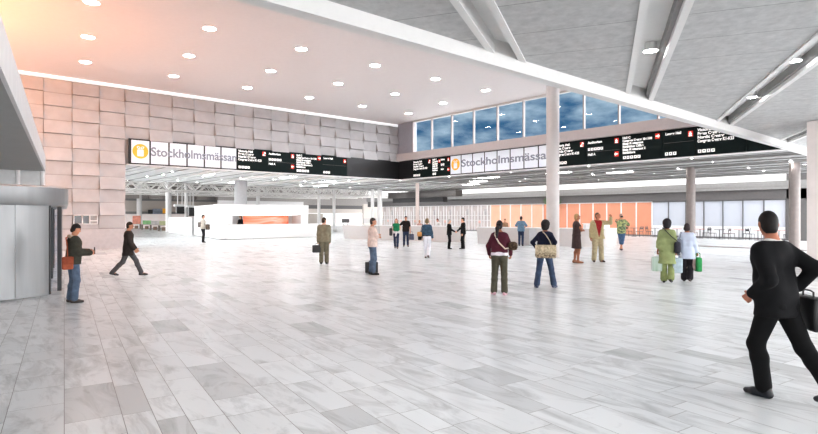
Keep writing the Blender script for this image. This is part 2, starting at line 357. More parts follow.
# entrance canopy: grey acoustic ceiling with channels, white edge beam
WD = np.array([0.87559, 0.48305]); ND = np.array([0.48305, -0.87559])
def wn_pt(al, ac): return tuple(al*WD+ac*ND)
def along_max(ac, y=6.0): return (y+0.87559*ac)/0.48305
channels = [(-6.9, -6.35), (-4.2, -3.6), (-1.88, -1.40), (0.45, 1.05), (3.08, 3.66), (6.08, 6.64), (8.9, 9.45)]
edges = [-14.0]+[v for c in channels for v in c]+[13.0]
m = MB()
for k in range(0, len(edges), 2):
    a0, a1 = edges[k], edges[k+1]
    poly = [wn_pt(-22, a0), wn_pt(-22, a1), wn_pt(along_max(a1), a1), wn_pt(along_max(a0), a0)]
    m.prism(list(reversed(poly)), ZL, ZL+0.30)
for a0, a1 in channels:
    poly = [wn_pt(-22, a0), wn_pt(-22, a1), wn_pt(along_max(a1), a1), wn_pt(along_max(a0), a0)]
    m.prism(list(reversed(poly)), ZL+0.22, ZL+0.30, 1)
    for e0, e1, zz in ((a0-0.03, a0+0.08, 0.03), (a1-0.08, a1+0.03, 0.03)):
        poly = [wn_pt(-22, e0), wn_pt(-22, e1), wn_pt(along_max(e1), e1), wn_pt(along_max(e0), e0)]
        m.prism(list(reversed(poly)), ZL-zz, ZL+0.22, 1)
    if a1 < 0: continue
    poly = [wn_pt(-22, a1-0.15), wn_pt(-22, a1-0.08), wn_pt(along_max(a1-0.08), a1-0.08), wn_pt(along_max(a1-0.15), a1-0.15)]
    m.prism(list(reversed(poly)), ZL+0.05, ZL+0.22, 2)
struct(m.build('ceiling', [CONC, BEAMM, GREYL]), 'grey mottled canopy ceiling with white light channels', 'ceiling')
m = MB(); m.bx(-9, 58, 6.0, 6.24, 4.385, ZL+0.34); struct(m.build('trim_4', BEAMM), 'white edge beam along the grey canopy ceiling', 'beam')
# ------------------------------------------------------------------ columns
def column(name, x, y, r, h, m, label, z0=0.0, seg=28):
    b = MB(); b.lathe([(r*1.0, 0), (r, h)], (0, 0, 0), seg)
    o = b.build('column', m); o.location = (x, y, z0); return struct(o, label, 'column')
column('c', 19.75, 13.35, 0.275, ZH, COLM, 'tall round white column standing in the middle of the entrance hall')
column('c', 33.3, 13.0, 0.25, ZL+0.05, COLB, 'taupe round column behind the two women with shopping bags')
column('c', 33.5, 7.93, 0.25, ZL+0.05, COLB, 'taupe round column under the end of the edge beam')
# white pier at the far right
m = MB(); m.bx(19.45, 22.6, 2.1, 4.3, 0, ZL-0.015); struct(m.build('wall_right', mat('pier_paint', (0.70, 0.635, 0.615), 0.45, noise=0.02)), 'broad white pier at the right edge under the canopy', 'pier')
def gcol(px, py, r, label, h=ZL+0.05, m=None):
    p = ground(px, py); return column('c', p[0], p[1], r, 6.95 if p[1] > 48 else 4.66, m or mat('column_white', (0.80, 0.79, 0.785), 0.4, noise=0.02), label)
gcol(168.5, 231.6, 0.30, 'white round column beside the low partition near the food stands', 6.4)
gcol(139.2, 228.2, 0.33, 'white round column furthest to the left among the food stands', 6.4)
gcol(186.3, 232.5, 0.18, 'slim white column behind the low white partition', 6.4)
pc = ground(240.7, 237.4); column('c', pc[0], pc[1], 0.5, 2.03, mat('column_light', (0.40, 0.40, 0.41), 0.45, noise=0.03), 'very thick round column rising out of the white reception', 2.63)
gcol(258.0, 229.0, 0.24, 'slim round column right of the very thick column', 6.4)
gcol(318.9, 231.5, 0.17, 'thin white column left of the olive suited man', 4.64)
gcol(334.0, 231.5, 0.17, 'thin white column just right of the olive suited man', 4.64)
gcol(372.5, 232.0, 0.19, 'thin white column above the head of the pink shirted man', 4.64)
gcol(379.8, 232.0, 0.26, 'wider pale column between the two pale counters', 4.64)
gcol(417.4, 236.0, 0.16, 'thin pinkish column behind the woman in the denim jacket', 4.64, mat('column_pink', (0.72, 0.62, 0.58), 0.45, noise=0.02))

# ------------------------------------------------------------------ sign bands
# local frame of a band: x along the reading direction, z up, -y towards the viewer
def frameL(x, off=0.0): return (x, YW-0.12-off)
MXR = Matrix(((1,0,0,0),(0,0,-1,0),(0,1,0,0),(0,0,0,1)))            # text XY plane -> XZ plane, facing -y
def band(name, label, cat, side, start, group=None):
    """side L: reading +X on the wall y=YW; side R: reading -Y on the wall x=XW"""
    if side == 'L': o = empty(name, (start, YW-0.22, SB))
    else: o = empty(name, (XW-0.02, start, SB), -PI/2)
    return tag(o, label, cat, group)
SH = ST-SB
def white_sign(side, start, n, wd, label):
    o = band('welcome_sign', label, 'sign', side, start)
    m = MB(); m.bx(-0.06, n*wd+0.02, 0.0, 0.16, -0.03, SH+0.03); m.build('frame', FRAME, o)
    for k in range(n):
        m = MB(); m.bx(k*wd+0.045, (k+1)*wd-0.045, -0.02, 0.02, 0.045, SH-0.045); m.build('screen', SCREENW, o)
    m = MB(); cx, cz, R = 0.5*wd, SH*0.52, min(0.405, 0.45*wd)
    n_ = 40; m.add([(cx+R*math.cos(2*PI*i/n_), -0.026, cz+R*math.sin(2*PI*i/n_)) for i in range(n_)], [tuple(range(n_))])
    em = m.build('emblem', YELLOW, o)
    m = MB()                                              # white present-like mark: tall body, two loops above
    def rr(x0, x1, z0, z1, r, y=-0.031):
        pts = []
        for (ax, az, a0) in ((x1-r, z1-r, 0), (x0+r, z1-r, PI/2), (x0+r, z0+r, PI), (x1-r, z0+r, 1.5*PI)):
            for i in range(5): a = a0+i/4*PI/2; pts.append((ax+r*math.cos(a), y, az+r*math.sin(a)))
        m.add(pts, [tuple(range(len(pts)))])
    s = R/0.405
    rr(cx-0.17*s, cx+0.17*s, cz-0.28*s, cz+0.10*s, 0.05*s)
    for sx in (-1, 1):
        c0 = (cx+sx*0.10*s, cz+0.20*s); k_ = 20; ra, rb = 0.10*s, 0.035*s
        a_ = sx*0.6
        vs = []
        for q in (1.0, 0.45):
            for i in range(k_):
                t = 2*PI*i/k_; u, v = ra*q*math.cos(t), rb*2.0*q*math.sin(t)
                vs.append((c0[0]+u*math.cos(a_)-v*math.sin(a_), -0.031, c0[1]+u*math.sin(a_)+v*math.cos(a_)))
        m.add(vs, [(i, (i+1)%k_, k_+(i+1)%k_, k_+i) for i in range(k_)])
    m.build('emblem_mark', SCREENW, em)
    t = text_mesh('lettering', 'Stockholmsmässan', 0.69, LETTER, o, Matrix.Translation((wd*1.03, -0.028, SH*0.37)) @ MXR, bold=0.012)
    xs = [v.co.x for v in t.data.vertices]; x0, x1 = min(xs), max(xs); want = (n*wd-0.05 if side == 'L' else 7.95*wd)-wd*1.03
    for v in t.data.vertices: v.co.x = x0+(v.co.x-x0)*want/(x1-x0)
    return o
white_sign('L', 7.66, 6, 1.007, 'white lettered screen wall with yellow emblem on the tiled wall')
white_sign('R', 26.59, 8, 1.06, 'white lettered screen wall with yellow emblem under the upper windows')

def arrow(m, cx, cz, s, kind):
    y = -0.036
    def ln(p, q, w=0.035):
        d = Vector((q[0]-p[0], 0, q[1]-p[1])).normalized(); nn = Vector((-d.z, 0, d.x))*w*s
        P_ = Vector((p[0], 0, p[1])); Q_ = Vector((q[0], 0, q[1])); vs = [P_+nn, P_-nn, Q_-nn, Q_+nn]
        m.add([(cx+v.x*s, y, cz+v.z*s) if False else (cx+v.x, y, cz+v.z) for v in vs], [(0, 1, 2, 3)])
    a = 0.12*s; h = 0.09*s
    if kind == 'right': ln((-a, 0), (a, 0)); ln((a, 0), (a-h, h)); ln((a, 0), (a-h, -h))
    elif kind == 'left': ln((-a, 0), (a, 0)); ln((-a, 0), (-a+h, h)); ln((-a, 0), (-a+h, -h))
    elif kind == 'down': ln((0, a), (0, -a)); ln((0, -a), (h, -a+h)); ln((0, -a), (-h, -a+h))
    elif kind == 'upright': ln((-a, -a), (a*0.2, a*0.2)); ln((0, a), (a, 0)); ln((a*0.2, a*0.9), (a*0.9, a*0.9)); ln((a*0.9, a*0.9), (a*0.9, a*0.1)); ln((-a, -a), (a, -a))
    elif kind == 'person':
        ln((0, -a), (0, a*0.3), 0.05); ln((-a*0.7, 0), (a*0.7, 0)); ln((0, a*0.5), (0, a*1.0), 0.045); ln((-0.1*s, -a), (0.1*s, -a))
TXT = {
 'A': (['Victoria Hall', 'Press Center', 'Nordic Center', 'Congress Center K1-K23'], 4, 'upright'),
 'C': (['Hall C', 'Congress Center 10-1108', 'Mass Restaurant', 'Exhibition Office', 'Main Restaurant 2', 'Exhibitors'], 5, 'right'),
}
def direction_board(kind, side, start, wd, label, x_arrow=True, squeeze=1.0):
    o = band('direction_board', label, 'sign', side, start)
    m = MB(); m.bx(0.0, wd, 0.0, 0.09, -0.03, SH+0.03); m.build('panel', BOARD, o)
    def T(s, x, z, size=0.15, mx=1.55):
        t = text_mesh('text_line', s, size, TEXTW, o, Matrix.Translation((x, -0.008, z)) @ MXR, bold=0.007)
        xs = [v.co.x for v in t.data.vertices]
        if xs and max(xs)-x > mx:
            for v in t.data.vertices: v.co.x = x+(v.co.x-x)*mx/(max(xs)-x)
    def icons(n, x, z, s=0.13):
        for k in range(n):
            m = MB(); cx = x+k*(s*1.25); m.add([(cx, -0.006, z), (cx+s, -0.006, z), (cx+s, -0.006, z+s), (cx, -0.006, z+s)], [(0, 1, 2, 3)])
            ic = m.build('icon', TEXTW, o)
            m = MB(); q = s*0.28; m.add([(cx+q, -0.009, z+q), (cx+s-q, -0.009, z+q), (cx+s-q, -0.009, z+s-q), (cx+s*0.5, -0.009, z+s*(0.9-0.1*(k%2))), (cx+q, -0.009, z+s-q)], [(0, 1, 2, 3, 4)]); m.build('pictogram', mat('pictogram_grey', (0.30, 0.30, 0.31), 0.6, noise=0.02), ic)
    def plate(x, z, k, s=0.21):
        m = MB(); m.bx(x-s/2, x+s/2, -0.03, 0.0, z-s/2*1.25, z+s/2*1.25); p = m.build('arrow_plate', REDP, o)
        m = MB(); arrow(m, x, z, s/0.27, k); m.build('arrow', TEXTW, p)
    def rule(z, x0=0.06, x1=None):
        m = MB(); m.bx(x0, (x1 or wd-0.06), -0.006, 0.0, z, z+0.012); m.build('divider', mat('divider_grey', (0.16, 0.15, 0.145), 0.5, noise=0.02), o)
    if kind in 'AC':
        lines, n, ak = TXT[kind]
        for i, s in enumerate(lines): T(s, 0.08, SH-(0.23 if kind == 'A' else 0.20)-i*(0.175 if kind == 'A' else 0.155), 0.19 if kind == 'A' else 0.165, min(1.55, wd*0.76))
        icons(n, 0.10, 0.10, 0.155); plate(wd-0.24, SH-0.24, ak)
    elif kind == 'B':
        T('Auditorium', 0.10, SH-0.25, 0.18); icons(5, 0.10, SH*0.53, 0.15); rule(SH*0.47); T('Hall A', 0.10, SH*0.33, 0.18)
        plate(wd-0.22, SH-0.24, 'person'); plate(wd-0.22, SH*0.30, 'left')
    elif kind == 'D':
        T('Lower Hall', 0.12, SH-0.25, 0.17, 0.75); rule(SH*0.52); icons(3, 0.10, 0.10, 0.155); plate(wd-0.20, SH-0.30, 'person' if side == 'R' else 'down')
    elif kind == 'E':
        T('Hall A', 0.5, SH-0.62, 0.20)
    elif kind == 'BC':
        for i, s in enumerate(TXT['C'][0]): T(s, 0.06, SH-0.20-i*0.155, 0.165, 0.55)
        icons(2, 0.08, 0.10, 0.155); plate(0.80, SH-0.28, 'right', 0.18); T('Auditorium', 0.92, SH-0.25, 0.17, 0.40); icons(2, 0.94, SH*0.53, 0.15); rule(SH*0.47, 0.9); T('Hall A', 0.94, SH*0.30, 0.16, 0.3); plate(wd-0.14, SH-0.24, 'person', 0.18); plate(wd-0.14, SH*0.30, 'left', 0.18)
    return o
direction_board('A', 'L', 13.71, 2.03, 'black direction board with four text lines right after the left white screens')
direction_board('B', 'L', 15.74, 2.03, 'black direction board with two red arrow plates on the tiled wall')
direction_board('C', 'L', 17.77, 2.08, 'black direction board with six text lines on the tiled wall')
direction_board('D', 'L', 19.85, 2.08, 'nearly empty black direction board ending the row on the tiled wall')
direction_board('A', 'R', 30.6, 2.12, 'black direction board with four text lines next to the inner corner')
direction_board('BC', 'R', 28.47, 1.86, 'crowded black direction board just left of the right white screens')
direction_board('A', 'R', 18.08, 2.06, 'black direction board with four text lines just right of the tall column')
direction_board('B', 'R', 16.0, 2.0, 'black direction board with two red arrow plates under the upper windows')
direction_board('C', 'R', 13.97, 2.15, 'black direction board with six text lines under the upper windows')
direction_board('D', 'R', 11.8, 1.5, 'black direction board with split fields above the taupe column')
direction_board('A', 'R', 10.27, 2.1, 'black direction board partly hidden above by the edge beam')
direction_board('E', 'R', 8.15, 1.75, 'black direction board with one short line at the end of the beam')
m = MB(); m.bx(21.95, XW-0.05, YW-0.22, YW-0.05, SB-0.03, ST+0.03); m.bx(XW-0.03, XW+0.12, 30.62, YW-0.1, SB-0.03, ST+0.03)
m.bx(24.4, 24.42, YW-0.226, YW-0.21, SB, ST, 1)
struct(m.build('trim_5', [BLACKP, FRAME]), 'blank black cladding in the inner corner of the sign band', 'cladding')
m = MB(); m.bx(7.5, XW, YW-0.24, YW+0.3, SB-0.07, SB-0.03); m.bx(XW-0.04, XW+0.3, 6.3, YW, SB-0.07, SB-0.03); struct(m.build('trim_6', WHITE), 'white soffit edge under the sign band', 'edge')

# ------------------------------------------------------------------ ceiling lights
def downlight(name, r, lens, ring=WHITE):
    o = empty(name)
    m = MB(); m.lathe([(r*1.0, -0.004), (r*1.12, -0.02), (r*1.16, 0.0)], (0, 0, 0), 24); m.build('trim_ring', ring, o)
    m = MB(); n_ = 24; m.add([(r*math.cos(-2*PI*i/n_), r*math.sin(-2*PI*i/n_), -0.012) for i in range(n_)], [tuple(range(n_))]); m.build('lens', lens, o)
    return o
ORD = ['first', 'second', 'third', 'fourth', 'fifth', 'sixth', 'seventh', 'eighth']
ROW = {-2: 'added unseen row by the canopy', -1: 'added unseen row next but one to the canopy', 0: 'third row off tiled wall', 1: 'second row off tiled wall', 2: 'row along tiled wall'}  # the two rows hidden by the edge beam are added to light the floor
dl = None
for j in (-2, -1, 0, 1, 2):
    for i in range(-1, 6):
        x, y = 3.70+3.925*i+0.61*j, 20.52-0.06*i+4.09*j
        if x > XW-0.9 or y < 7: continue
        lab = 'round light in the white ceiling, %s, %s from left' % (ROW[j], ORD[i+1])
        if dl is None: dl = downlight('ceiling_light', 0.23, LENS); tag(dl, lab, 'light', 'round lights in the high white ceiling'); dl.location = (x, y, ZH)
        else: dup(dl, (x, y, ZH), label=lab)
# low hall
h1 = downlight('ceiling_light', 0.075, LENSF)
tag(h1, 'small round light in the low hall ceiling', 'light', 'small round lights in the low hall ceiling')
first = True; nl = 0
h2 = downlight('ceiling_light', 0.05, LENSF); tag(h2, 'tiny round light in the grey low ceiling of the right wing', 'light', 'tiny round lights in the right wing ceiling'); first2 = True
for a in range(0, 14):
    for b in range(0, 20):
        x = 5.5+a*2.75+0.3*(b % 2); y = 8.0+b*2.8
        inL = y > YW+1.0 and x < 40; inR = x > XW+0.9 and x < 41 and y < YW+1.0
        if not (inL or inR) or y > 47.3: continue
        if y > 44 and (a+b) % 2: continue
        if inR:
            if first2: h2.location = (x, y, ZL+0.01); first2 = False
            else: dup(h2, (x, y, ZL+0.01))
        elif first: h1.location = (x, y, ZL+0.01); first = False
        else: dup(h1, (x, y, ZL+0.01))
        nl += 1
# long bright panels in the low ceiling
lp = empty('light_panel'); m = MB(); m.bx(-0.32, 0.32, -0.9, 0.9, -0.02, 0.02); m.build('frame', WHITE, lp)
m = MB(); m.add([(-0.28, -0.86, -0.024), (-0.28, 0.86, -0.024), (0.28, 0.86, -0.024), (0.28, -0.86, -0.024)], [(0, 1, 2, 3)]); m.build('diffuser', mat('panel_glow', (1, 1, 1), 0.5, emit=24.0), lp)
tag(lp, 'bright oblong light panel in the low hall ceiling', 'light', 'oblong light panels in the low hall ceiling')
first = True
for x, y in ((30.5, 26.2), (33.2, 29.5), (33.2, 17.3), (30.5, 20.2), (36, 33), (29.8, 11.0), (19.0, 35.5), (13.5, 37), (24, 38), (18.6, 44), (27, 44)):
    if first: lp.location = (x, y, ZL+0.005); first = False
    else: dup(lp, (x, y, ZL+0.005))
hl = empty('light_panel'); tag(hl, 'added square lamp under the high far roof, brightening the far hall', 'light', 'added square lamps under the far roof')  # fill lamps with no known source, added to brighten the far hall
m = MB(); m.bx(-0.55, 0.55, -0.55, 0.55, -0.02, 0.02); m.build('frame', WHITE, hl); m = MB(); m.add([(-0.5, -0.5, -0.03), (-0.5, 0.5, -0.03), (0.5, 0.5, -0.03), (0.5, -0.5, -0.03)], [(0, 1, 2, 3)]); m.build('diffuser', mat('far_fill_glow', (1, 1, 1), 0.5, emit=45.0), hl)
for k in range(14):
    q = (13+k*3.6, (52.5, 62.5, 72.5)[k % 3], 6.97)
    if k == 0: hl.location = q
    else: dup(hl, q)
# spotlights in the canopy channels
sp = downlight('spotlight', 0.11, LENSC, BEAMM); first = True
m = MB(); m.lathe([(0.10, 0.001), (0.10, 0.13)], seg=20); m.build('housing', BEAMM, sp)
for k, (ac, al, nm) in enumerate(((0.74, 10.3, 'middle'), (3.31, 11.9, 'right'), (3.35, 15.2, 'right'), (0.76, 4.0, 'middle'), (-1.64, 5.0, 'left'), (3.35, 6.0, 'right'), (-4.0, 3.0, 'far left'), (6.36, 14.0, 'far right'), (6.36, 8.0, 'far right'), (9.2, 12, 'outermost'), (0.76, -3.0, 'middle'), (3.35, -1.0, 'right'), (-4.0, -2.0, 'far left'))):
    p = wn_pt(al, ac); pos = (p[0], p[1], ZL+0.085)
    lab = 'round spotlight in the %s channel of the grey canopy ceiling%s' % (nm, {1: ', nearer of the two', 2: ', further of the two'}.get(k, ''))
    if first: sp.location = pos; tag(sp, lab, 'light', 'spotlights in the canopy channels'); first = False
    else: dup(sp, pos, label=lab)
# warm wall washer out on the left upper side of the hall
def area(name, loc, rot, sx, sy, power, color):
    l = bpy.data.lights.new(name, 'AREA'); l.shape = 'RECTANGLE'; l.size = sx; l.size_y = sy; l.energy = power; l.color = color
    o = bpy.data.objects.new(name, l); COL.objects.link(o); o.location = loc; o.rotation_euler = rot; return o
def washer(name, loc, target, power, color, size=1.0, spread=PI):
    o = area(name, loc, (0, 0, 0), size, size, power, color); o.data.spread = spread
    d = Vector(target)-Vector(loc); o.rotation_euler = d.to_track_quat('-Z', 'Y').to_euler(); return o
washer('warm_uplight', (-3.8, 22.0, 3.6), (0.8, 24.5, 8.95), 950, (1.0, 0.38, 0.12), 1.2, 2.5)
washer('warm_uplight', (-3.0, 26.0, 7.0), (1.0, 31.8, 8.8), 90, (1.0, 0.42, 0.2), 0.8, 1.2)
# ------------------------------------------------------------------ far hall: facade with glazed bays along x = 46
XF = 46.0
ys = [11.4+1.389*k for k in range(0, 34)]
GH = 3.0
m = MB(); m.bx(XF-0.15, XF+0.25, 8.6, 62, GH, GH+0.72); m.bx(XF-0.15, XF+0.25, 4, 11.35, 0, ZL+1.5); struct(m.build('wall_far', GREYF), 'dark grey fascia over the glazed front', 'fascia')
m = MB(); m.bx(XF-0.35, XF+0.25, 8.6, 62, GH+0.72, GH+1.32); m.bx(XF-0.40, XF-0.35, 8.6, 62, GH+0.98, GH+1.04, 1); struct(m.build('trim_7', [GREYL, GROOVE]), 'mid grey upper fascia with a dark joint', 'fascia')
m = MB(); m.bx(XF, XF+0.25, 6, 62, GH+1.32, 7.0); struct(m.build('wall_far', mat('clerestory_self_lit', (0.9, 0.9, 0.9), 0.6, emit=0.25)), 'white clerestory wall above the glazed front, skylight glow painted in', 'wall')  # emission puts the brightness of skylight into the wall's own colour
m = MB(); m.bx(41.2, XF+0.25, 6, 62, 6.95, 7.05); struct(m.build('ceiling', mat('skylight_glow', (1, 1, 1), 0.6, emit=2.2)), 'luminous skylight over the strip before the glazed front', 'skylight')
m = MB(); m.bx(41.2, 41.4, 6, 62, ZL+0.3, 7.0); struct(m.build('trim_8', WHITE), 'white edge of the low ceiling before the skylight', 'edge')
m = MB(); m.bx(27.2, 46.2, 6.0, 6.28, ZL, 7.0); struct(m.build('wall_front', WHITE), 'white upper wall closing the skylight strip', 'wall')
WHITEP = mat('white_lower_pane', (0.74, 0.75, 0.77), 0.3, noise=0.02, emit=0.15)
DARKM = mat('dark_mullion', (0.14, 0.14, 0.15), 0.5, noise=0.03)
wno = 20
for k, y in enumerate(ys):
    y1 = y+1.389
    kind = 'pale' if y1 < 21.6 else ('orange' if y < 38.3 else 'pink')
    wno += 1
    wn = empty('window_%d' % wno, (XF, y, 0))
    struct(wn, {'pale': 'pale blue glazed bay of the far front', 'orange': 'orange backed glazed bay of the far front', 'pink': 'pinkish white glazed bay of the far front'}[kind], 'window')
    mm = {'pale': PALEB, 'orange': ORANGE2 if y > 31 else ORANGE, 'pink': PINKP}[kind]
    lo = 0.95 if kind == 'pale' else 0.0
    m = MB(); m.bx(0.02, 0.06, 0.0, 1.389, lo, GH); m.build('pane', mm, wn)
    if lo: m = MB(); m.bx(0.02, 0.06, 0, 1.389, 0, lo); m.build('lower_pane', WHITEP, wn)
    m = MB(); m.bx(-0.06, 0.06, -0.03 if kind == 'pale' else -0.045, 0.03 if kind == 'pale' else 0.045, 0, GH); m.bx(-0.05, 0.06, 0, 1.389, GH-0.08, GH)
    if kind == 'pale': m.bx(-0.06, 0.05, 0, 1.389, 0, 0.10)
    m.build('mullion', DARKM if kind == 'pale' else WHITE, wn)
    if kind == 'pink':
        m = MB(); m.bx(-0.08, 0.02, 0.42, 0.50, 0, GH); m.bx(-0.08, 0.02, 0.92, 0.98, 0, 2.3); m.bx(-0.08, 0.02, 0, 1.389, 1.22, 1.27); m.bx(-0.08, 0.02, 0, 1.389, 1.78, 1.82); m.build('frame', WHITE, wn)
        if k % 2 == 0: m = MB(); m.bx(-0.03, 0.015, 0.52, 0.90, 1.85, 2.5); m.build('poster', mat('grey_poster', (0.42, 0.40, 0.40), 0.6, noise=0.2, nscale=3), wn)
        else: m = MB(); m.bx(-0.03, 0.015, 0.05, 0.40, 0.9, 1.2); m.build('poster', mat('pink_poster', (0.72, 0.46, 0.40), 0.6, noise=0.2, nscale=3), wn)
m = MB(); m.bx(XF-0.1, XF+0.25, 4, 62, -0.01, 0.12); struct(m.build('baseboard_far', mat('dark_base', (0.20, 0.20, 0.205), 0.5, noise=0.03)), 'dark base rail of the glazed front', 'baseboard')
m = MB(); m.bx(33.1, 33.38, -2, 14.6, -0.002, 0.035); struct(m.build('trim_9', mat('floor_strip', (0.27, 0.235, 0.22), 0.6, noise=0.05)), 'brownish floor strip beyond the taupe columns', 'floor strip')
# dark bulkhead hanging in the middle distance
m = MB(); m.bx(39.6, 40.6, 38.4, 49.5, 3.78, 4.45, 0); m.bx(39.9, 40.6, 40.6, 49.0, 3.25, 3.78, 1); struct(m.build('trim_10', [mat('bulkhead_grey', (0.10, 0.092, 0.088), 0.6, noise=0.05), BLACKP]), 'dark bulkhead hanging under the low ceiling', 'bulkhead')
# back walls
m = MB(); m.bx(10, 37, 83.2, 83.6, 2.35, 3.9, 0); m.bx(10, 37, 83.1, 83.6, 3.9, 4.2, 3); m.bx(10, 37, 83.2, 83.6, 4.2, 8, 5); m.bx(10, 37, 83.0, 83.6, 2.0, 2.35, 3); m.bx(10, 37, 83.2, 83.6, 0, 2.0, 4)
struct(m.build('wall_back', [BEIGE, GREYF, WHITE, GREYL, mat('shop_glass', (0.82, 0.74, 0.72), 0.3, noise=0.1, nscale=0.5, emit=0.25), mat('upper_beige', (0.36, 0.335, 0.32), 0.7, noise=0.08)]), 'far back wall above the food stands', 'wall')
m = MB()
m.bx(30, 44, 77, 77.4, 0, 2.2, 1); m.bx(30, 44, 77, 77.4, 2.2, 2.95, 2); m.bx(30, 44, 76.9, 77.4, 2.95, 3.45, 0); m.bx(30, 44, 77, 77.4, 3.45, 4.0, 2); m.bx(30, 44, 77, 77.4, 4.0, 8, 4)
m.bx(44, 58, 77, 77.4, 2.9, 3.5, 0); m.bx(44, 58, 77, 77.4, 2.2, 2.9, 3); m.bx(44, 58, 77, 77.4, 3.5, 8, 4); m.bx(44, 58, 77, 77.4, 0, 2.2, 1)
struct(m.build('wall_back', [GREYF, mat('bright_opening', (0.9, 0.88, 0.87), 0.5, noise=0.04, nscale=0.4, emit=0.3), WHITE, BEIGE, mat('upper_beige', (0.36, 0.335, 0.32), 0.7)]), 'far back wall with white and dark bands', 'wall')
a = on_y(363.5, 66.0); b = on_y(407.5, 66.0)
m = MB(); m.bx(a, b+0.5, 66.0, 66.3, 0, 3.55); m.bx(a, b+.5, 65.95, 66.0, 0.6, 1.35, 1); struct(m.build('wall_back', [BEIGE, mat('beige_grey', (0.5, 0.48, 0.47), 0.6, noise=0.05)]), 'beige wall block in the far middle of the hall', 'wall')
m = MB(); m.bx(on_y(309, 58), on_y(323, 58), 58, 58.2, 0, 2.0); struct(m.build('wall_back', BEIGE), 'low beige wall panel beyond the reception', 'wall')
ps = empty('poster', ((b-1.0), 65.9, 2.3)); tag(ps, 'small framed poster high on the beige far wall', 'poster')
m = MB(); m.bx(-0.65, 0.35, 0, 0.04, 0, 0.98); m.build('frame', WHITE, ps)
m = MB(); m.bx(-0.55, 0.25, -0.01, 0.0, 0.12, 0.86); m.build('print', mat('poster_print', (0.75, 0.45, 0.3), 0.6, noise=0.4, nscale=2.5), ps)
# high roof of the hall beyond the low ceiling
m = MB(); m.bx(-12, 62, 48, 86, 7.0, 7.3); m.bx(-12, 41.4, 47.9, 48.1, ZL, 7.1); struct(m.build('ceiling', mat('far_roof', (0.27, 0.25, 0.235), 0.8, noise=0.1, nscale=0.6)), 'high far roof above the white trusses', 'ceiling')
m = MB(); m.bx(46.3, 62, 58, 86, 6.2, 6.5); struct(m.build('ceiling', WHITE), 'white roof beyond the glazed front corner', 'ceiling')
# white roof trusses running across the far hall
TR = mat('truss_white', (0.82, 0.80, 0.78), 0.5, noise=0.02)
tr0 = None
for k, (y, z) in enumerate(((51.0, 4.1), (57.0, 4.2), (64.0, 4.3), (71.5, 4.4))):
    lab = ['nearest of the four white lattice roof trusses over the far hall', 'second nearest white lattice roof truss over the far hall', 'third white lattice roof truss over the far hall', 'furthest white lattice roof truss over the far hall'][k]
    if tr0 is None:
        tr0 = empty('roof_truss', (0, y, z)); tag(tr0, lab, 'truss', 'white roof trusses'); x0, x1, hh, st = 8.0, 45.5, 1.2, 1.2
        m = MB(); m.tube([(x0, 0, 0), (x1, 0, 0)], 0.075, 6); m.build('bottom_chord', TR, tr0)
        for s_ in (-0.6, 0.6): m = MB(); m.tube([(x0, s_, hh), (x1, s_, hh)], 0.075, 6); m.build('top_chord', TR, tr0)
        m = MB(); x = x0; up = False
        while x < x1-0.1:
            for s_ in (-0.6, 0.6):
                p, q = (x, 0, 0), (x+st, s_, hh)
                if up: p, q = (x, s_, hh), (x+st, 0, 0)
                m.tube([p, q], 0.05, 5, caps=False)
            x += st; up = not up
        m.build('lattice', TR, tr0)
    else: dup(tr0, (0, y, z), label=lab)
m = MB(); [m.bx(12+i*3.1, 13.6+i*3.1, 78.5, 79.6, 4.1, 4.7) for i in range(10)]
struct(m.build('trim_11', mat('duct_grey', (0.34, 0.31, 0.29), 0.7, noise=0.1)), 'row of grey roof boxes far behind the trusses', 'duct')

# ------------------------------------------------------------------ reception block
rb = empty('reception_block', (15.6, 38.6, 0)); tag(rb, 'white reception block with a recessed front and orange mural', 'reception')
RW = mat('reception_white', (0.80, 0.80, 0.80), 0.4, noise=0.01)
m = MB()
m.prism([(0.5, 1.6), (6.95, 1.6), (6.95, 9.5), (1.6, 9.5)], 0, 2.55, 0)          # core
m.prism([(-0.35, 0.15), (0.55, 0.15), (1.9, 9.5), (1.0, 9.5)], 0.06, 2.62)     # left flank
m.bx(6.3, 6.95, 0.15, 1.7, 0, 2.60)
m.bx(-0.30, 6.98, 0.10, 1.7, 1.83, 2.63)
m.build('body', RW, rb)
m = MB(); m.prism([(-0.25, 0.25), (0.45, 0.25), (1.8, 9.4), (1.1, 9.4)], 0.0, 0.06); m.build('plinth', GREYL, rb)
ct = MB(); ct.prism([(0.10, -0.25), (8.4, -0.25), (8.4, 0.15), (0.10, 0.15)], 0.05, 1.08); ct.build('counter_front', RW, rb)
ct = MB(); ct.prism([(0.05, -0.32), (8.45, -0.32), (8.45, 0.45), (0.05, 0.45)], 1.08, 1.13); ct.build('counter_top', WHITEG, rb)
x0, x1 = on_y(243.5, 40.1)-15.6, on_y(288.5, 40.1)-15.6
m = MB(); m.bx(x0, x1, 1.52, 1.60, 1.0, 1.85); m.build('mural', ART, rb)
m = MB(); m.bx(0.55, 6.3, 1.585, 1.61, 1.0, 1.84); m.build('recess_panel', mat('recess_grey', (0.74, 0.74, 0.74), 0.5, noise=0.02), rb)
m = MB(); m.bx(0.7, 6.2, 0.5, 0.75, 1.80, 1.828); m.build('recess_fill', mat('recess_fill_glow', (1, 1, 1), 0.5, emit=1.6), rb)  # glowing strip added under the lintel only to brighten the recess
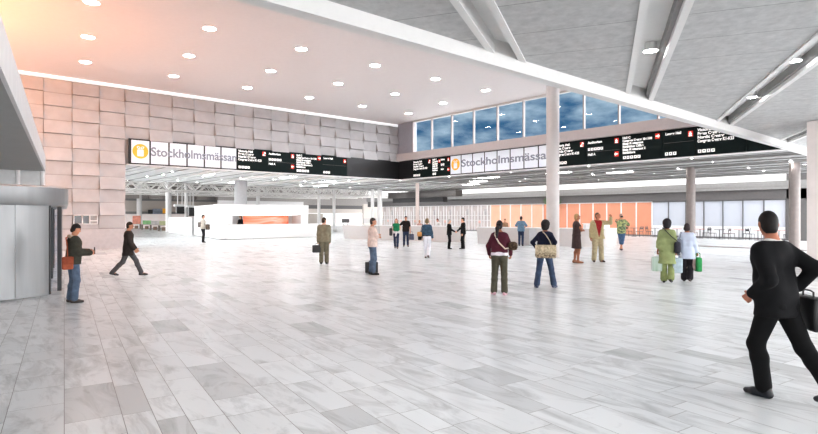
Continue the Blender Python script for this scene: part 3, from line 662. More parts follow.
# low white partition, menu boards on rods
m = MB(); p0, p1 = (17.2, 50.0), tuple(ground(170, 232.3)); d = Vector((p1[0]-p0[0], p1[1]-p0[1], 0)).normalized(); nrm = Vector((-d.y, d.x, 0))*0.15
m.prism([(p0[0]-nrm.x, p0[1]-nrm.y), (p0[0]+nrm.x, p0[1]+nrm.y), (p1[0]+nrm.x, p1[1]+nrm.y), (p1[0]-nrm.x, p1[1]-nrm.y)], 0, 1.62)
o = m.build('partition', RW); tag(o, 'low white partition wall running back from the reception', 'partition')
for k, (pa, pb, zt, zb) in enumerate(((176.5, 184.5, 2.72, 2.02), (189.0, 195.5, 2.62, 1.72))):
    mb = empty('menu_board', (0, 0, 0)); xa, xb = on_y(pa, 57.0), on_y(pb, 57.0)
    tag(mb, ('black menu board hung on rods left of the slim column', 'black menu board hung on rods right of the slim column')[k], 'sign', 'black hanging menu boards')
    m = MB(); m.bx(xa, xb, 57.0, 57.25, zb, zt); m.build('panel', BLACKP, mb)
    m = MB(); m.bx(xa-0.2, xb-0.1, 56.85, 57.3, zt, zt+0.22); m.build('light_box', RW, mb)
    for xx in (xa+0.15, xb-0.2): m = MB(); m.tube([(xx, 57.1, zt+0.2), (xx, 57.1, 6.99)], 0.05, 6); m.build('rod', WHITE, mb)
sg = empty('shop_sign', (0, 0, 0)); xa, xb = on_y(152.5, 82.5), on_y(166, 82.5); tag(sg, 'blue grey shop sign with a yellow end over the food stands', 'sign')
m = MB(); m.bx(xa, xb-0.5, 82.4, 82.6, 2.0, 2.75); m.build('panel', mat('sign_bluegrey', (0.30, 0.34, 0.42), 0.5, noise=0.3, nscale=1.5), sg)
m = MB(); m.bx(xb-0.5, xb+0.1, 82.35, 82.6, 2.1, 2.8); m.build('end_panel', YELLOW, sg)
m = MB(); m.bx(xa-0.6, xa, 82.38, 82.6, 2.05, 2.6); m.build('end_box', BLACKP, sg)

# ------------------------------------------------------------------ pale slanted counters
def counter(label, pts, h, depth, lean=0.18, items=True):
    P = [Vector((p[0], p[1], 0)) for p in pts]
    # resample smooth
    Q = []
    for i in range(len(P)-1):
        p0 = P[max(i-1, 0)]; p1 = P[i]; p2 = P[i+1]; p3 = P[min(i+2, len(P)-1)]
        for k in range(8):
            t = k/8; Q.append(0.5*((2*p1)+(p2-p0)*t+(2*p0-5*p1+4*p2-p3)*t*t+(-p0+3*p1-3*p2+p3)*t*t*t))
    Q.append(P[-1])
    o = empty('service_counter', tuple(Q[0])); tag(o, label, 'counter', None); b = Q[0]
    prof = [(0.0, 0.0), (-lean, h), (depth, h), (depth, 0.0)]; vs = []
    for i, q in enumerate(Q):
        t = (Q[min(i+1, len(Q)-1)]-Q[max(i-1, 0)]).normalized(); nn = Vector((-t.y, t.x, 0))     # away from viewer
        if nn.dot(q) < 0: nn = -nn
        for u, z in prof: vs.append((q.x-b.x+nn.x*u, q.y-b.y+nn.y*u, z))
    n_ = len(prof); m = MB(); fs = []
    for i in range(len(Q)-1):
        for k in range(n_): fs.append((i*n_+k, i*n_+(k+1)%n_, (i+1)*n_+(k+1)%n_, (i+1)*n_+k))
    fs += [tuple(range(n_)), tuple(reversed(range((len(Q)-1)*n_, len(Q)*n_)))]
    m.add(vs, fs); m.build('front', mat('counter_pale', (0.60, 0.575, 0.565), 0.45, noise=0.015), o)
    vs = []; prof = [(-lean-0.03, h), (-lean-0.03, h+0.035), (depth+0.02, h+0.035), (depth+0.02, h)]
    for i, q in enumerate(Q):
        t = (Q[min(i+1, len(Q)-1)]-Q[max(i-1, 0)]).normalized(); nn = Vector((-t.y, t.x, 0))
        if nn.dot(q) < 0: nn = -nn
        for u, z in prof: vs.append((q.x-b.x+nn.x*u, q.y-b.y+nn.y*u, z))
    m = MB(); m.add(vs, fs); m.build('worktop', WHITEG, o)
    return o
counter('pale slanted counter behind the pink shirted man', [tuple(ground(344.5, 238.3)), tuple(ground(360, 239.3)), tuple(ground(378, 239.6))], 1.03, 0.7)
counter('long pale slanted counter behind the handshaking men', [tuple(ground(381, 240.0)), tuple(ground(410, 241.0)), tuple(ground(440, 242.0)), tuple(ground(465, 242.3))], 1.05, 0.7)
counter('long pale slanted counter before the orange wall bays', [tuple(ground(478, 243.6)), tuple(ground(520, 245)), tuple(ground(560, 246.2)), tuple(ground(598, 247)), tuple(ground(616, 246.3))], 1.03, 0.75)
p = ground(597, 246.0); q = p/np.linalg.norm(p)
rz_ = math.atan2(ground(610, 246.6)[1]-ground(585, 246.6)[1], ground(610, 246.6)[0]-ground(585, 246.6)[0])
u_ = empty('counter_unit', (p[0]+q[0]*0.55, p[1]+q[1]*0.55, 0), rz_); tag(u_, 'taller white unit at the counter behind the man in the beige suit', 'counter')
m = MB(); m.rbox((0, 0.1, 0.64), (1.45, 0.5, 1.28), 0.04); m.build('body', WHITEG, u_); m = MB(); m.bx(-0.76, 0.76, -0.2, 0.4, 1.28, 1.32); m.build('top', WHITEG, u_)
# small monitors standing on the first counter
def monitor(px, py, label):
    p = ground(px, 239.0); q = p/np.linalg.norm(p); p = p+q*0.55; o = empty('monitor', (p[0], p[1], 1.065), math.atan2(q[1], q[0])-PI/2); tag(o, label, 'monitor', 'monitors on the pale counter')
    m = MB(); m.bx(-0.12, 0.12, -0.09, 0.09, 0, 0.02); m.bx(-0.02, 0.02, -0.02, 0.02, 0.02, 0.15); m.build('stand', STEELD, o)
    m = MB(); m.rbox((0, 0, 0.32), (0.30, 0.045, 0.30), 0.015); m.build('screen', mat('monitor_back', (0.10, 0.10, 0.105), 0.5, noise=0.04), o)
monitor(343.8, 0, 'dark monitor at the left end of the pale counter'); monitor(347.6, 0, 'dark monitor second from the left end of the pale counter')
# glass info stand before the orange bays
p = ground(534.5, 244.5); p = p*(1-1.3/np.linalg.norm(p)); st = empty('info_stand', (p[0], p[1], 0), rz_); tag(st, 'grey translucent info stand leaning before the pale counter', 'stand')
m = MB(); m.bx(-0.32, 0.32, -0.02, 0.02, 0.05, 1.0); m.build('panel', mat('frosted_grey', (0.52, 0.52, 0.53), 0.35, noise=0.06), st); m = MB(); m.bx(-0.34, 0.34, -0.15, 0.15, 0, 0.05); m.build('base', STEEL, st)

# ------------------------------------------------------------------ cafe tables and chairs before the glazed front, stands at the far left
def cafe_table(top, m_leg=STEELD):
    o = empty('cafe_table'); m = MB(); m.lathe([(0.36, 0.72), (0.36, 0.745)], seg=20); m.build('table_top', top, o)
    m = MB(); m.tube([(0, 0, 0.02), (0, 0, 0.72)], 0.03, 8); m.build('pedestal', m_leg, o); m = MB(); m.lathe([(0.24, 0.0), (0.22, 0.02), (0.04, 0.035)], seg=18); m.build('base', m_leg, o); return o
def cafe_chair(c, leg=STEELD):
    o = empty('cafe_chair'); m = MB(); m.rbox((0, 0, 0.45), (0.42, 0.42, 0.035), 0.016); m.build('seat', c, o)
    m = MB(); m.tube([(-0.2, -0.2, 0.45), (-0.2, -0.24, 0.80), (-0.12, -0.25, 0.87), (0.12, -0.25, 0.87), (0.2, -0.24, 0.80), (0.2, -0.2, 0.45)], 0.016, 6); m.build('back_frame', leg, o)
    m = MB(); m.rbox((0, -0.235, 0.72), (0.38, 0.02, 0.16), 0.009); m.build('backrest', c, o)
    for sx in (-1, 1):
        for sy in (-1, 1): m = MB(); m.tube([(sx*0.18, sy*0.18, 0.44), (sx*0.21, sy*0.21, 0.0)], 0.015, 6); m.build('leg', leg, o)
    return o
RT = mat('table_red', srgb(205, 120, 110), 0.5, noise=0.04); DT = mat('table_dark', (0.06, 0.05, 0.05), 0.5, noise=0.04); BR = mat('chair_brown', (0.16, 0.10, 0.09), 0.5, noise=0.05); DK = mat('chair_dark', (0.04, 0.04, 0.045), 0.5, noise=0.05)
tR, tD = cafe_table(RT), cafe_table(DT); cB, cD = cafe_chair(BR), cafe_chair(DK); used = set()
def place(o, pos, rz, label, cat, group):
    if id(o) in used: r = dup(o, pos, rz, label)
    else: used.add(id(o)); o.location = pos; o.rotation_euler[2] = rz; r = o; o['label'] = label
    r['category'] = cat; r['group'] = group; return r
spots = [(634, 'D'), (655, 'D'), (677, 'R'), (700, 'R'), (719.5, 'D'), (739, 'R'), (758, 'R'), (779, 'R')]
WHERE = ['right of the patterned shirt man', 'left of the woman in green', 'between the women with bags', 'first right of the taupe column', 'second right of the taupe column', 'third right of the taupe column', 'fourth right of the taupe column', 'beyond the head of the foreground man']
for k, (px, c) in enumerate(spots):
    X = 44.2+0.5*(k % 2); y = on_x(px, X)
    place(tR if c == 'R' else tD, (X, y, 0), 0, ('reddish' if c == 'R' else 'dark')+' round cafe table '+WHERE[k], 'table', 'cafe tables before the glazed front')
    for s_, sd in ((1, 'left'), (-1, 'right')):
        dk = (k+(s_ > 0)) % 2
        place(cD if dk else cB, (X+0.1*s_, y+s_*0.52, 0), (PI if s_ > 0 else 0)+0.3*(k % 3-1), ('dark' if dk else 'brown')+' cafe chair, %s side of table ' % sd+WHERE[k], 'chair', 'cafe chairs before the glazed front')
# far-left stands
ST_ = [((136.2, 229.0), (0.72, 0.30, 0.22), 'red'), ((146.5, 229.6), (0.25, 0.50, 0.22), 'green'), ((155.0, 230.3), (0.55, 0.53, 0.52), 'grey'), ((163.5, 231.0), (0.50, 0.52, 0.30), 'olive')]
for k, ((px, py), c, nm) in enumerate(ST_):
    p = ground(px, py); o = empty('food_stand', (p[0], p[1], 0), -0.5); tag(o, 'small food stand with a %s back panel at the far left' % nm, 'stand', 'food stands at the far left')
    m = MB(); m.bx(-0.55, 0.55, -0.25, 0.25, 0.62, 0.68); m.build('shelf', mat('stand_wood', (0.45, 0.40, 0.36), 0.6, noise=0.1), o)
    for sx in (-0.5, 0.5): m = MB(); m.bx(sx-0.05, sx+0.05, -0.22, 0.22, 0, 0.62); m.build('leg', mat('stand_leg', (0.22, 0.18, 0.15), 0.6, noise=0.1), o)
    m = MB(); m.bx(-0.5, 0.5, 0.2, 0.25, 0.68, 1.15 if k else 1.75); m.build('back_panel', mat('stand_'+nm, c, 0.6, noise=0.2, nscale=2.5), o)
    m = MB(); m.rbox((0.05, -0.1, 0.25), (0.4, 0.3, 0.4), 0.03); m.build('crate', mat('stand_crate', (0.22, 0.15, 0.11), 0.7, noise=0.2), o)
p = ground(173.5, 231.8); o = empty('food_stand', (p[0], p[1], 0), -0.4); tag(o, 'low pale stand right of the column at the food stands', 'stand', 'food stands at the far left')
m = MB(); m.bx(-0.5, 0.5, -0.3, 0.3, 0.5, 0.56); m.build('shelf', WHITE, o); m = MB(); m.rbox((0, 0, 0.25), (0.45, 0.4, 0.45), 0.03); m.build('crate', mat('stand_crate', (0.22, 0.15, 0.11)), o)
for sx in (-0.45, 0.45): m = MB(); m.bx(sx-0.04, sx+0.04, -0.26, 0.26, 0, 0.5); m.build('leg', WHITE, o)
# hanging plant
pl = empty('hanging_plant', (XF-1.0, on_x(552.5, XF-1.0), 2.95)); tag(pl, 'dark green leafy plant ball showing either side of the tall column', 'plant')
m = MB(); m.lathe([(0.18, -0.25), (0.28, 0.0), (0.26, 0.0)], seg=16); m.build('pot', DARKM, pl)
m = MB()
for i in range(420):
    v = Vector(rng.normal(size=3)).normalized(); c = Vector((v.x*0.75, v.y*0.95, v.z*0.42+0.22))*random.uniform(0.6, 1.05); t = v.orthogonal().normalized(); b = v.cross(t); L_ = random.uniform(0.14, 0.24)
    m.add([c-b*0.05, c+t*L_*0.5-b*0.01+v*0.05, c+t*L_, c+t*L_*0.5+b*0.07], [(0, 1, 2, 3)])
m.build('foliage', mat('leaf_green', (0.05, 0.12, 0.03), 0.6, noise=0.35, nscale=8), pl)
m = MB(); m.tube([(0, 0, 0.3), (0, 0, 1.5)], 0.015, 5); m.build('hanger', DARKM, pl)

# ------------------------------------------------------------------ vestibule with revolving doors on the left
def V(r, z): return tuple(r*CR+z*CF)
Pv = Vector((PDIR[0], PDIR[1], 0)); Qv = Vector((PDIR[1], -PDIR[0], 0))
B = Vector((*V(-7.75, 11.35), 0))
# slab: right edge runs along the planks towards the camera
poly = [B, B-Pv*14.5, B-Pv*14.5-Qv*5.0, B-Qv*5.0]
m = MB(); m.prism([(p.x, p.y) for p in reversed(poly)], 2.74, 3.05)
vs_ = MB()
struct(m.build('ceiling', SOFFIT), 'grey soffit slab over the entrance doors', 'soffit')
m = MB(); pf = [B+Qv*0.03+Pv*0.03, B+Qv*0.03-Pv*14.5, B-Pv*14.5+Qv*0.0, B+Pv*0.03+Qv*0.0]; m.prism([(p.x, p.y) for p in reversed(pf)], 2.735, 3.06)
struct(m.build('trim_12', FASCIA), 'light grey fascia along the entrance soffit', 'fascia')
R1 = 1.45
def rev_door(c, label):
    o = empty('revolving_door', (c.x, c.y, 0)); tag(o, label, 'door', 'revolving doors of the entrance')
    m = MB(); m.lathe([(R1+0.02, 2.02), (R1+0.04, 2.06), (R1+0.04, 2.42), (R1-0.05, 2.46)], seg=64); m.build('canopy', STEEL, o)
    view = Vector((-c.x, -c.y, 0)).normalized(); a0 = math.atan2(view.y, view.x)
    def wall(a1, a2, name, mm, r=R1, z0=0.03, z1=2.02, th=0.05):
        m = MB(); n_ = 16; vs = []
        for i in range(n_+1):
            a = a1+(a2-a1)*i/n_
            for rr in (r, r-th):
                for z in (z0, z1): vs.append((rr*math.cos(a), rr*math.sin(a), z))
        fs = []
        for i in range(n_):
            b = i*4; fs += [(b, b+4, b+5, b+1), (b+2, b+3, b+7, b+6), (b+1, b+5, b+7, b+3), (b, b+2, b+6, b+4)]
        fs += [(0, 1, 3, 2), (n_*4, n_*4+2, n_*4+3, n_*4+1)]
        m.add(vs, fs, 0, True); return m.build(name, mm, o)
    D = math.radians
    wall(a0+D(16.6), a0+D(45), 'drum_panel', STEEL); wall(a0-D(12), a0+D(16), 'drum_panel', STEEL); wall(a0-D(60), a0-D(12.6), 'drum_panel', STEEL)
    wall(a0+D(45.5), a0+D(47.2), 'door_post', STEELD, R1+0.01)
    for k in range(3):
        a = a0+D(75)+k*2*PI/3; m = MB(); d = Vector((math.cos(a), math.sin(a), 0)); n_ = Vector((-d.y, d.x, 0))*0.02
        pts = [d*0.05+n_, d*0.05-n_, d*(R1-0.1)-n_, d*(R1-0.1)+n_]; m.prism([(p.x, p.y) for p in pts], 0.02, 2.0); m.build('door_leaf', GLASS, o)
        m = MB(); e1 = [d*(R1-0.16)+n_*1.5, d*(R1-0.16)-n_*1.5, d*(R1-0.08)-n_*1.5, d*(R1-0.08)+n_*1.5]; m.prism([(p.x, p.y) for p in e1], 0.02, 2.0); m.build('leaf_frame', STEELD, o)
    m = MB(); m.tube([(0, 0, 0), (0, 0, 2.02)], 0.05, 10); m.build('shaft', STEEL, o)
    return o
C1 = Vector((*V(-9.50, 12.15), 0))
rev_door(C1, 'steel clad revolving door nearest at the left edge')
rev_door(C1+Pv*3.6, 'second revolving door behind the nearest one on the left')
rev_door(C1+Pv*7.2, 'third revolving door furthest back on the left')
# glazed strip between canopy and soffit
gl = empty('window_60', (B.x, B.y, 0)); struct(gl, 'glazed strip with posts between door canopy and soffit', 'window')
Lv = Vector((*V(-0.5, -0.87), 0)).normalized()
Lv = -Qv
m = MB(); 
for k in range(6):
    q = Lv*(0.02+k*0.42); m.tube([(q.x, q.y, 2.44), (q.x, q.y, 2.75)], 0.045, 8)
m.build('post', FASCIA, gl)
m = MB(); q = Lv*4.5; nn = Pv*0.02; m.prism([(p.x, p.y) for p in (nn, nn*-1, q-nn, q+nn)], 2.44, 2.75); m.build('pane', mat('dim_pane', (0.5, 0.505, 0.505), 0.2, noise=0.05), gl)
# glass side wall of the vestibule beyond the doors
# ------------------------------------------------------------------ figures: smooth-blended distance fields turned into meshes
def nets(f, o, h):
    s = f < 0; nx, ny, nz = f.shape
    c = [s[i:nx-1+i, j:ny-1+j, k:nz-1+k] for i in (0, 1) for j in (0, 1) for k in (0, 1)]
    al = c[0].copy(); an = c[0].copy()
    for q in c[1:]: al &= q; an |= q
    idx = np.argwhere(an & ~al)
    if len(idx) == 0: return np.zeros((0, 3)), np.zeros((0, 4), int)
    vid = -np.ones((nx-1, ny-1, nz-1), int); vid[idx[:, 0], idx[:, 1], idx[:, 2]] = np.arange(len(idx))
    pos = np.zeros((len(idx), 3)); cnt = np.zeros(len(idx)); cor = [(i, j, k) for i in (0, 1) for j in (0, 1) for k in (0, 1)]
    for a in cor:
        for ax in range(3):
            if a[ax]: continue
            b = list(a); b[ax] = 1
            fa = f[idx[:, 0]+a[0], idx[:, 1]+a[1], idx[:, 2]+a[2]]; fb = f[idx[:, 0]+b[0], idx[:, 1]+b[1], idx[:, 2]+b[2]]
            mk = (fa < 0) != (fb < 0); t = np.where(mk, fa/np.where(fa == fb, 1, fa-fb), 0)
            p = np.array(a, float)[None, :].repeat(len(idx), 0); p[:, ax] = t
            pos[mk] += p[mk]; cnt[mk] += 1
    verts = (idx+pos/cnt[:, None])*h+np.array(o)
    F = []
    def quads(mask, cells, flip):
        ii = np.argwhere(mask)
        if len(ii) == 0: return
        q = np.stack([vid[tuple((ii+np.array(cc)).T)] for cc in cells], 1)
        fl = flip[tuple(ii.T)]; q[fl] = q[fl][:, ::-1]; F.append(q)
    a = s[:-1, 1:-1, 1:-1]; b = s[1:, 1:-1, 1:-1]; quads(a != b, [(0, 0, 0), (0, 1, 0), (0, 1, 1), (0, 0, 1)], b & ~a)
    a = s[1:-1, :-1, 1:-1]; b = s[1:-1, 1:, 1:-1]; quads(a != b, [(0, 0, 0), (0, 0, 1), (1, 0, 1), (1, 0, 0)], b & ~a)
    a = s[1:-1, 1:-1, :-1]; b = s[1:-1, 1:-1, 1:]; quads(a != b, [(0, 0, 0), (1, 0, 0), (1, 1, 0), (0, 1, 0)], b & ~a)
    return verts, np.concatenate(F)
class SDF:
    """union of tapered capsules / ellipsoids, smooth blended; cuts applied at the end"""
    def __init__(s, h, k=0.03): s.h = h; s.k = k; s.p = []; s.cuts = []
    def cap(s, a, b, r1, r2=None, k=None): s.p.append(('c', np.array(a, float), np.array(b, float), r1, r1 if r2 is None else r2, s.k if k is None else k)); return s
    def ell(s, c, r, rot=None, k=None): s.p.append(('e', np.array(c, float), np.array(r, float), rot, 0, s.k if k is None else k)); return s
    def mesh(s, off=0.0):
        lo = np.full(3, 9.0); hi = np.full(3, -9.0); bb = []
        for q in s.p:
            if q[0] == 'c': a = np.minimum(q[1], q[2])-max(q[3], q[4]); b = np.maximum(q[1], q[2])+max(q[3], q[4])
            else: R_ = np.max(q[2]); a = q[1]-R_; b = q[1]+R_
            m = off+q[5]+2.5*s.h; a = a-m; b = b+m; bb.append((a, b)); lo = np.minimum(lo, a); hi = np.maximum(hi, b)
        n = np.ceil((hi-lo)/s.h).astype(int)+2; f = np.full(n, 1.0)
        ax = [lo[i]+np.arange(n[i])*s.h for i in range(3)]
        for q, (a, b) in zip(s.p, bb):
            i0 = np.maximum(((a-lo)/s.h).astype(int), 0); i1 = np.minimum(((b-lo)/s.h).astype(int)+2, n)
            X, Y, Z = np.meshgrid(ax[0][i0[0]:i1[0]], ax[1][i0[1]:i1[1]], ax[2][i0[2]:i1[2]], indexing='ij')
            if q[0] == 'c':
                d = q[2]-q[1]; L2 = max(d@d, 1e-9); t = np.clip(((X-q[1][0])*d[0]+(Y-q[1][1])*d[1]+(Z-q[1][2])*d[2])/L2, 0, 1)
                D = np.sqrt((X-q[1][0]-t*d[0])**2+(Y-q[1][1]-t*d[1])**2+(Z-q[1][2]-t*d[2])**2)-(q[3]+(q[4]-q[3])*t)-off
            else:
                dx, dy, dz = X-q[1][0], Y-q[1][1], Z-q[1][2]
                if q[3] is not None:
                    R_ = q[3].T; dx, dy, dz = (R_[0][0]*dx+R_[0][1]*dy+R_[0][2]*dz, R_[1][0]*dx+R_[1][1]*dy+R_[1][2]*dz, R_[2][0]*dx+R_[2][1]*dy+R_[2][2]*dz)
                rr = q[2]; k0 = np.sqrt((dx/rr[0])**2+(dy/rr[1])**2+(dz/rr[2])**2); k1 = np.sqrt((dx/rr[0]**2)**2+(dy/rr[1]**2)**2+(dz/rr[2]**2)**2)
                D = k0*(k0-1)/np.maximum(k1, 1e-6)-off
            g = f[i0[0]:i1[0], i0[1]:i1[1], i0[2]:i1[2]]; k = max(q[5], 1e-4); hh = np.clip(0.5+0.5*(g-D)/k, 0, 1)
            f[i0[0]:i1[0], i0[1]:i1[1], i0[2]:i1[2]] = g*(1-hh)+D*hh-k*hh*(1-hh)
        X, Y, Z = np.meshgrid(*ax, indexing='ij')
        for c in s.cuts: f = np.maximum(f, c(X, Y, Z))
        f[0] = f[-1] = 1; f[:, 0] = f[:, -1] = 1; f[:, :, 0] = f[:, :, -1] = 1
        return nets(f, lo, s.h)
def ik(S, T, l1, l2, hint):
    S = np.array(S, float); T = np.array(T, float); d = T-S; L = np.linalg.norm(d)
    if L > (l1+l2)*0.995: T = S+d*((l1+l2)*0.995/L); d = T-S; L = np.linalg.norm(d)
    a = (l1*l1-l2*l2+L*L)/(2*L); hh = math.sqrt(max(l1*l1-a*a, 0)); u = d/L; p = np.array(hint, float); p = p-u*(p@u); p /= max(np.linalg.norm(p), 1e-6)
    return S+u*a+p*hh, T
HANDC = {}
def hand_mesh(curl, h=0.0065):
    """right hand: wrist at the origin, fingers along -z, palm facing +y... thumb at -x side"""
    key = (round(curl, 1), h)
    if key in HANDC: return HANDC[key]
    S = SDF(h, 0.012)
    S.cap((0, 0, 0.03), (0, 0, -0.01), 0.026, 0.027); S.cap((-0.018, 0, -0.02), (-0.026, 0, -0.085), 0.019, 0.016); S.cap((0.016, 0, -0.02), (0.026, 0, -0.08), 0.018, 0.015); S.cap((0, 0, -0.03), (0, 0, -0.085), 0.019, 0.016)
    for i, (x, L) in enumerate(((-0.031, 0.068), (-0.011, 0.076), (0.010, 0.070), (0.030, 0.055))):
        p = np.array([x, 0.0, -0.088]); a = 0.25*curl
        for seg, r1, r2 in ((0.45, 0.0098, 0.0092), (0.31, 0.0092, 0.0085), (0.24, 0.0085, 0.0072)):
            a += curl*(0.75 if seg > 0.4 else 0.9); q = p+np.array([x*0.04, math.sin(a), -math.cos(a)])*L*seg*1.05; S.cap(p, q, r1, r2, 0.004); p = q
    p = np.array([-0.028, 0.006, -0.022]); q = p+np.array([-0.028, 0.018, -0.028]); S.cap(p, q, 0.0135, 0.011, 0.008); w = q+np.array([-0.010+0.012*curl, 0.014+0.012*curl, -0.026]); S.cap(q, w, 0.0105, 0.0085, 0.004)
    HANDC[key] = S.mesh(); return HANDC[key]
def rotm(ax, a):
    c, s = math.cos(a), math.sin(a)
    return np.array({'x': [[1,0,0],[0,c,-s],[0,s,c]], 'y': [[c,0,s],[0,1,0],[-s,0,c]], 'z': [[c,-s,0],[s,c,0],[0,0,1]]}[ax])
def mk(name, VF, mats, parent, mi=None, smooth=True):
    v, f = VF; me = bpy.data.meshes.new(name); me.from_pydata([tuple(p) for p in v], [], [tuple(int(i) for i in q) for q in f])
    for m in (mats if isinstance(mats, (list, tuple)) else [mats]): me.materials.append(m)
    if mi is not None: me.polygons.foreach_set('material_index', mi)
    me.polygons.foreach_set('use_smooth', [smooth]*len(me.polygons)); me.update()
    o = bpy.data.objects.new(name, me); COL.objects.link(o); o.parent = parent; return o
EYEM = mat('eye_dark', (0.02, 0.015, 0.012), 0.3); LIPM = mat('lip', (0.40, 0.16, 0.13), 0.5)
SKINS = {}
def skin(r, g, b): return mat('skin_%d_%d_%d' % (r, g, b), srgb(r, g, b), 0.55, spec=0.35, noise=0.04, nscale=20)
def heading(p, theta):
    a = math.atan2(p[1], p[0])-math.radians(theta); return a-PI/2

def figure(label, px, py, H, theta, *, sk=(206, 160, 135), female=False, feet=((-0.10, 0.0, 0, 10), (0.10, 0.0, 0, 10)), hands=((-0.22, 0.03, 0.80), (0.22, 0.03, 0.80)), elbows=((-0.3, -1, 0), (0.3, -1, 0)),
           curl=(0.5, 0.5), lean=0.0, twist=0.0, side=0.0, head=(0, 0), hair='short', hairc=(45, 35, 30), top=None, over=None, bottom=None, skirt=None, shoes=(35, 28, 26), shoe_h=None, vox=0.016, cat='person', name='person', pelvis=0.0, bulk=1.0, tie=None, group=None, extra=None, pos=None, hips=0.0):
    g = np.array(pos) if pos is not None else ground(px, py); sc = H/1.75
    root = empty(name, (g[0], g[1], 0), heading(g, theta)); tag(root, label, cat, group); root.scale = (1, 1, 1)
    bk = bulk; shw = (0.132 if female else 0.158)*bk; hw = 0.082 if not female else 0.088
    pz = 0.925+pelvis
    chest_y = lean*0.30; neck_y = lean*0.48; RZ = rotm('z', math.radians(twist))
    def T(x, y, z):                       # upper body: lean and twist
        t = np.clip((z-pz)/0.55, 0, 1.3); v = RZ @ np.array([x, y, 0]) if t > 0.3 else np.array([x, y, 0.0]); return np.array([v[0]+side*t, v[1]+lean*0.5*t, z+pelvis-lean*lean*0.1*t])
    # legs
    legs = []
    for i, (fx, fy, lift, yaw) in enumerate(feet):
        sx = -1 if i == 0 else 1; hip = np.array([sx*hw, hips, pz-0.02]); ank = np.array([fx, fy-0.02, 0.085+lift])
        kn, ank = ik(hip, ank, 0.416, 0.410, (sx*0.1, 1, 0.0)); legs.append((hip, kn, ank, sx*yaw if True else yaw, lift))
    arms = []
    for i in (0, 1):
        sx = -1 if i == 0 else 1; sh = T(sx*shw, -0.005, 1.40); hd = np.array(hands[i], float)
        el, wr = ik(sh, hd, 0.285, 0.255, elbows[i]); arms.append((sh, el, wr))
    def torso(S, o=0.0, lo=0.0):
        cr = (0.088 if female else 0.102)*bk
        S.cap(T(-0.075*bk, 0.0, 0.95), T(0.075*bk, 0.0, 0.95), 0.102*bk+o*0.8, k=0.06)
        S.cap(T(-0.06*bk, 0.005, 1.08), T(0.06*bk, 0.005, 1.08), (0.085 if female else 0.098)*bk+o, k=0.07)
        for sx in (-1, 1):
            S.cap(T(sx*0.062*bk, 0.0, 0.96), T(sx*0.075*bk, 0.005, 1.15), 0.095*bk+o, 0.088*bk+o, k=0.06)
            S.cap(T(sx*0.075*bk, 0.005, 1.15), T(sx*0.085*bk, 0.0, 1.32), 0.086*bk+o, cr*0.95+o, k=0.06)
            S.cap(T(sx*0.03, -0.01, 1.465), T(sx*shw, -0.005, 1.40), 0.048+o*0.5, 0.052+o*0.5, k=0.06)
            if female: S.ell(T(sx*0.07, 0.085, 1.29), (0.056+o, 0.055+o, 0.058+o), k=0.04)
        S.cap(T(-0.08*bk, 0, 1.33), T(0.08*bk, 0, 1.33), cr+o*0.8, k=0.06)
        S.ell(T(0, -0.02, 1.40), (0.12*bk+o*.5, 0.085+o*.5, 0.07+o*.5), k=0.05)
    def arm(S, i, o=0.0, upto=2.0, k=0.03):
        sh, el, wr = arms[i]; fs = 0.88 if female else 1.0
        e1 = sh+(el-sh)*min(upto, 1.0); S.cap(sh, e1, 0.055*fs*bk+o, (0.055+(0.040-0.055)*min(upto, 1))*fs*bk+o, k=k)
        if upto > 1: t = upto-1; S.cap(el, el+(wr-el)*t, 0.040*fs+o, (0.040+(0.027-0.040)*t)*fs+o, k=k)
    def leg(S, i, o=0.0, upto=2.0, hem=0.0, k=0.035, thigh=1.0):
        hip, kn, ank, yw, lf = legs[i]; fs = 1.0
        e1 = hip+(kn-hip)*min(upto, 1); S.cap(hip, e1, 0.085*bk*thigh+o, (0.085+(0.055-0.085)*min(upto, 1))*bk+o, k=k)
        if upto > 1:
            t = upto-1; c = kn+(ank-kn)*0.3; back = np.array([0, -0.012, 0])
            S.cap(kn, c+back, 0.053+o, 0.056+o*0.9, k=k); S.cap(c+back, kn+(ank-kn)*max(t, 0.35), 0.054+o, 0.036+o+hem, k=k)
    hc = T(0, 0.018, 1.645); HR = rotm('z', math.radians(head[0])) @ rotm('x', math.radians(head[1])) @ (np.eye(3)); nk = T(0, -0.01, 1.46)
    def Hd(x, y, z): return hc+HR @ np.array([x, y, z])
    # ---- body: one continuous surface
    S = SDF(vox, 0.03); torso(S)
    for i in (0, 1): arm(S, i); leg(S, i)
    S.cap(nk, hc+np.array([0, -0.02, -0.04]), 0.056*(0.88 if female else 1), 0.050*(0.88 if female else 1), k=0.03)
    S.ell(Hd(0, 0, 0.012), (0.073, 0.092, 0.098), HR, k=0.02); S.ell(Hd(0, 0.022, -0.045), (0.057, 0.068, 0.066), HR, k=0.03); S.ell(Hd(0, 0.06, -0.088), (0.028, 0.024, 0.022), HR, k=0.03)
    S.cap(Hd(0, 0.088, 0.0), Hd(0, 0.106, -0.032), 0.010, 0.014, k=0.012)
    for sx in (-1, 1): S.ell(Hd(sx*0.075, -0.008, -0.012), (0.012, 0.02, 0.032), HR, k=0.008)
    for i in (0, 1): hip, kn, ank, yw, lf = legs[i]; S.cap(ank, ank+np.array([0, 0.08, -0.05]), 0.035, 0.03)
    v, f = S.mesh(); mi = np.zeros(len(f), int); fc = v[f].mean(1)
    q = (fc-Hd(0, 0.082, -0.058)) @ HR; mi[(np.abs(q[:, 0]) < 0.024) & (np.abs(q[:, 2]) < 0.010) & (q[:, 1] > -0.03)] = 2
    parts = [(v, f, mi)]; 
    hv, hf = None, None
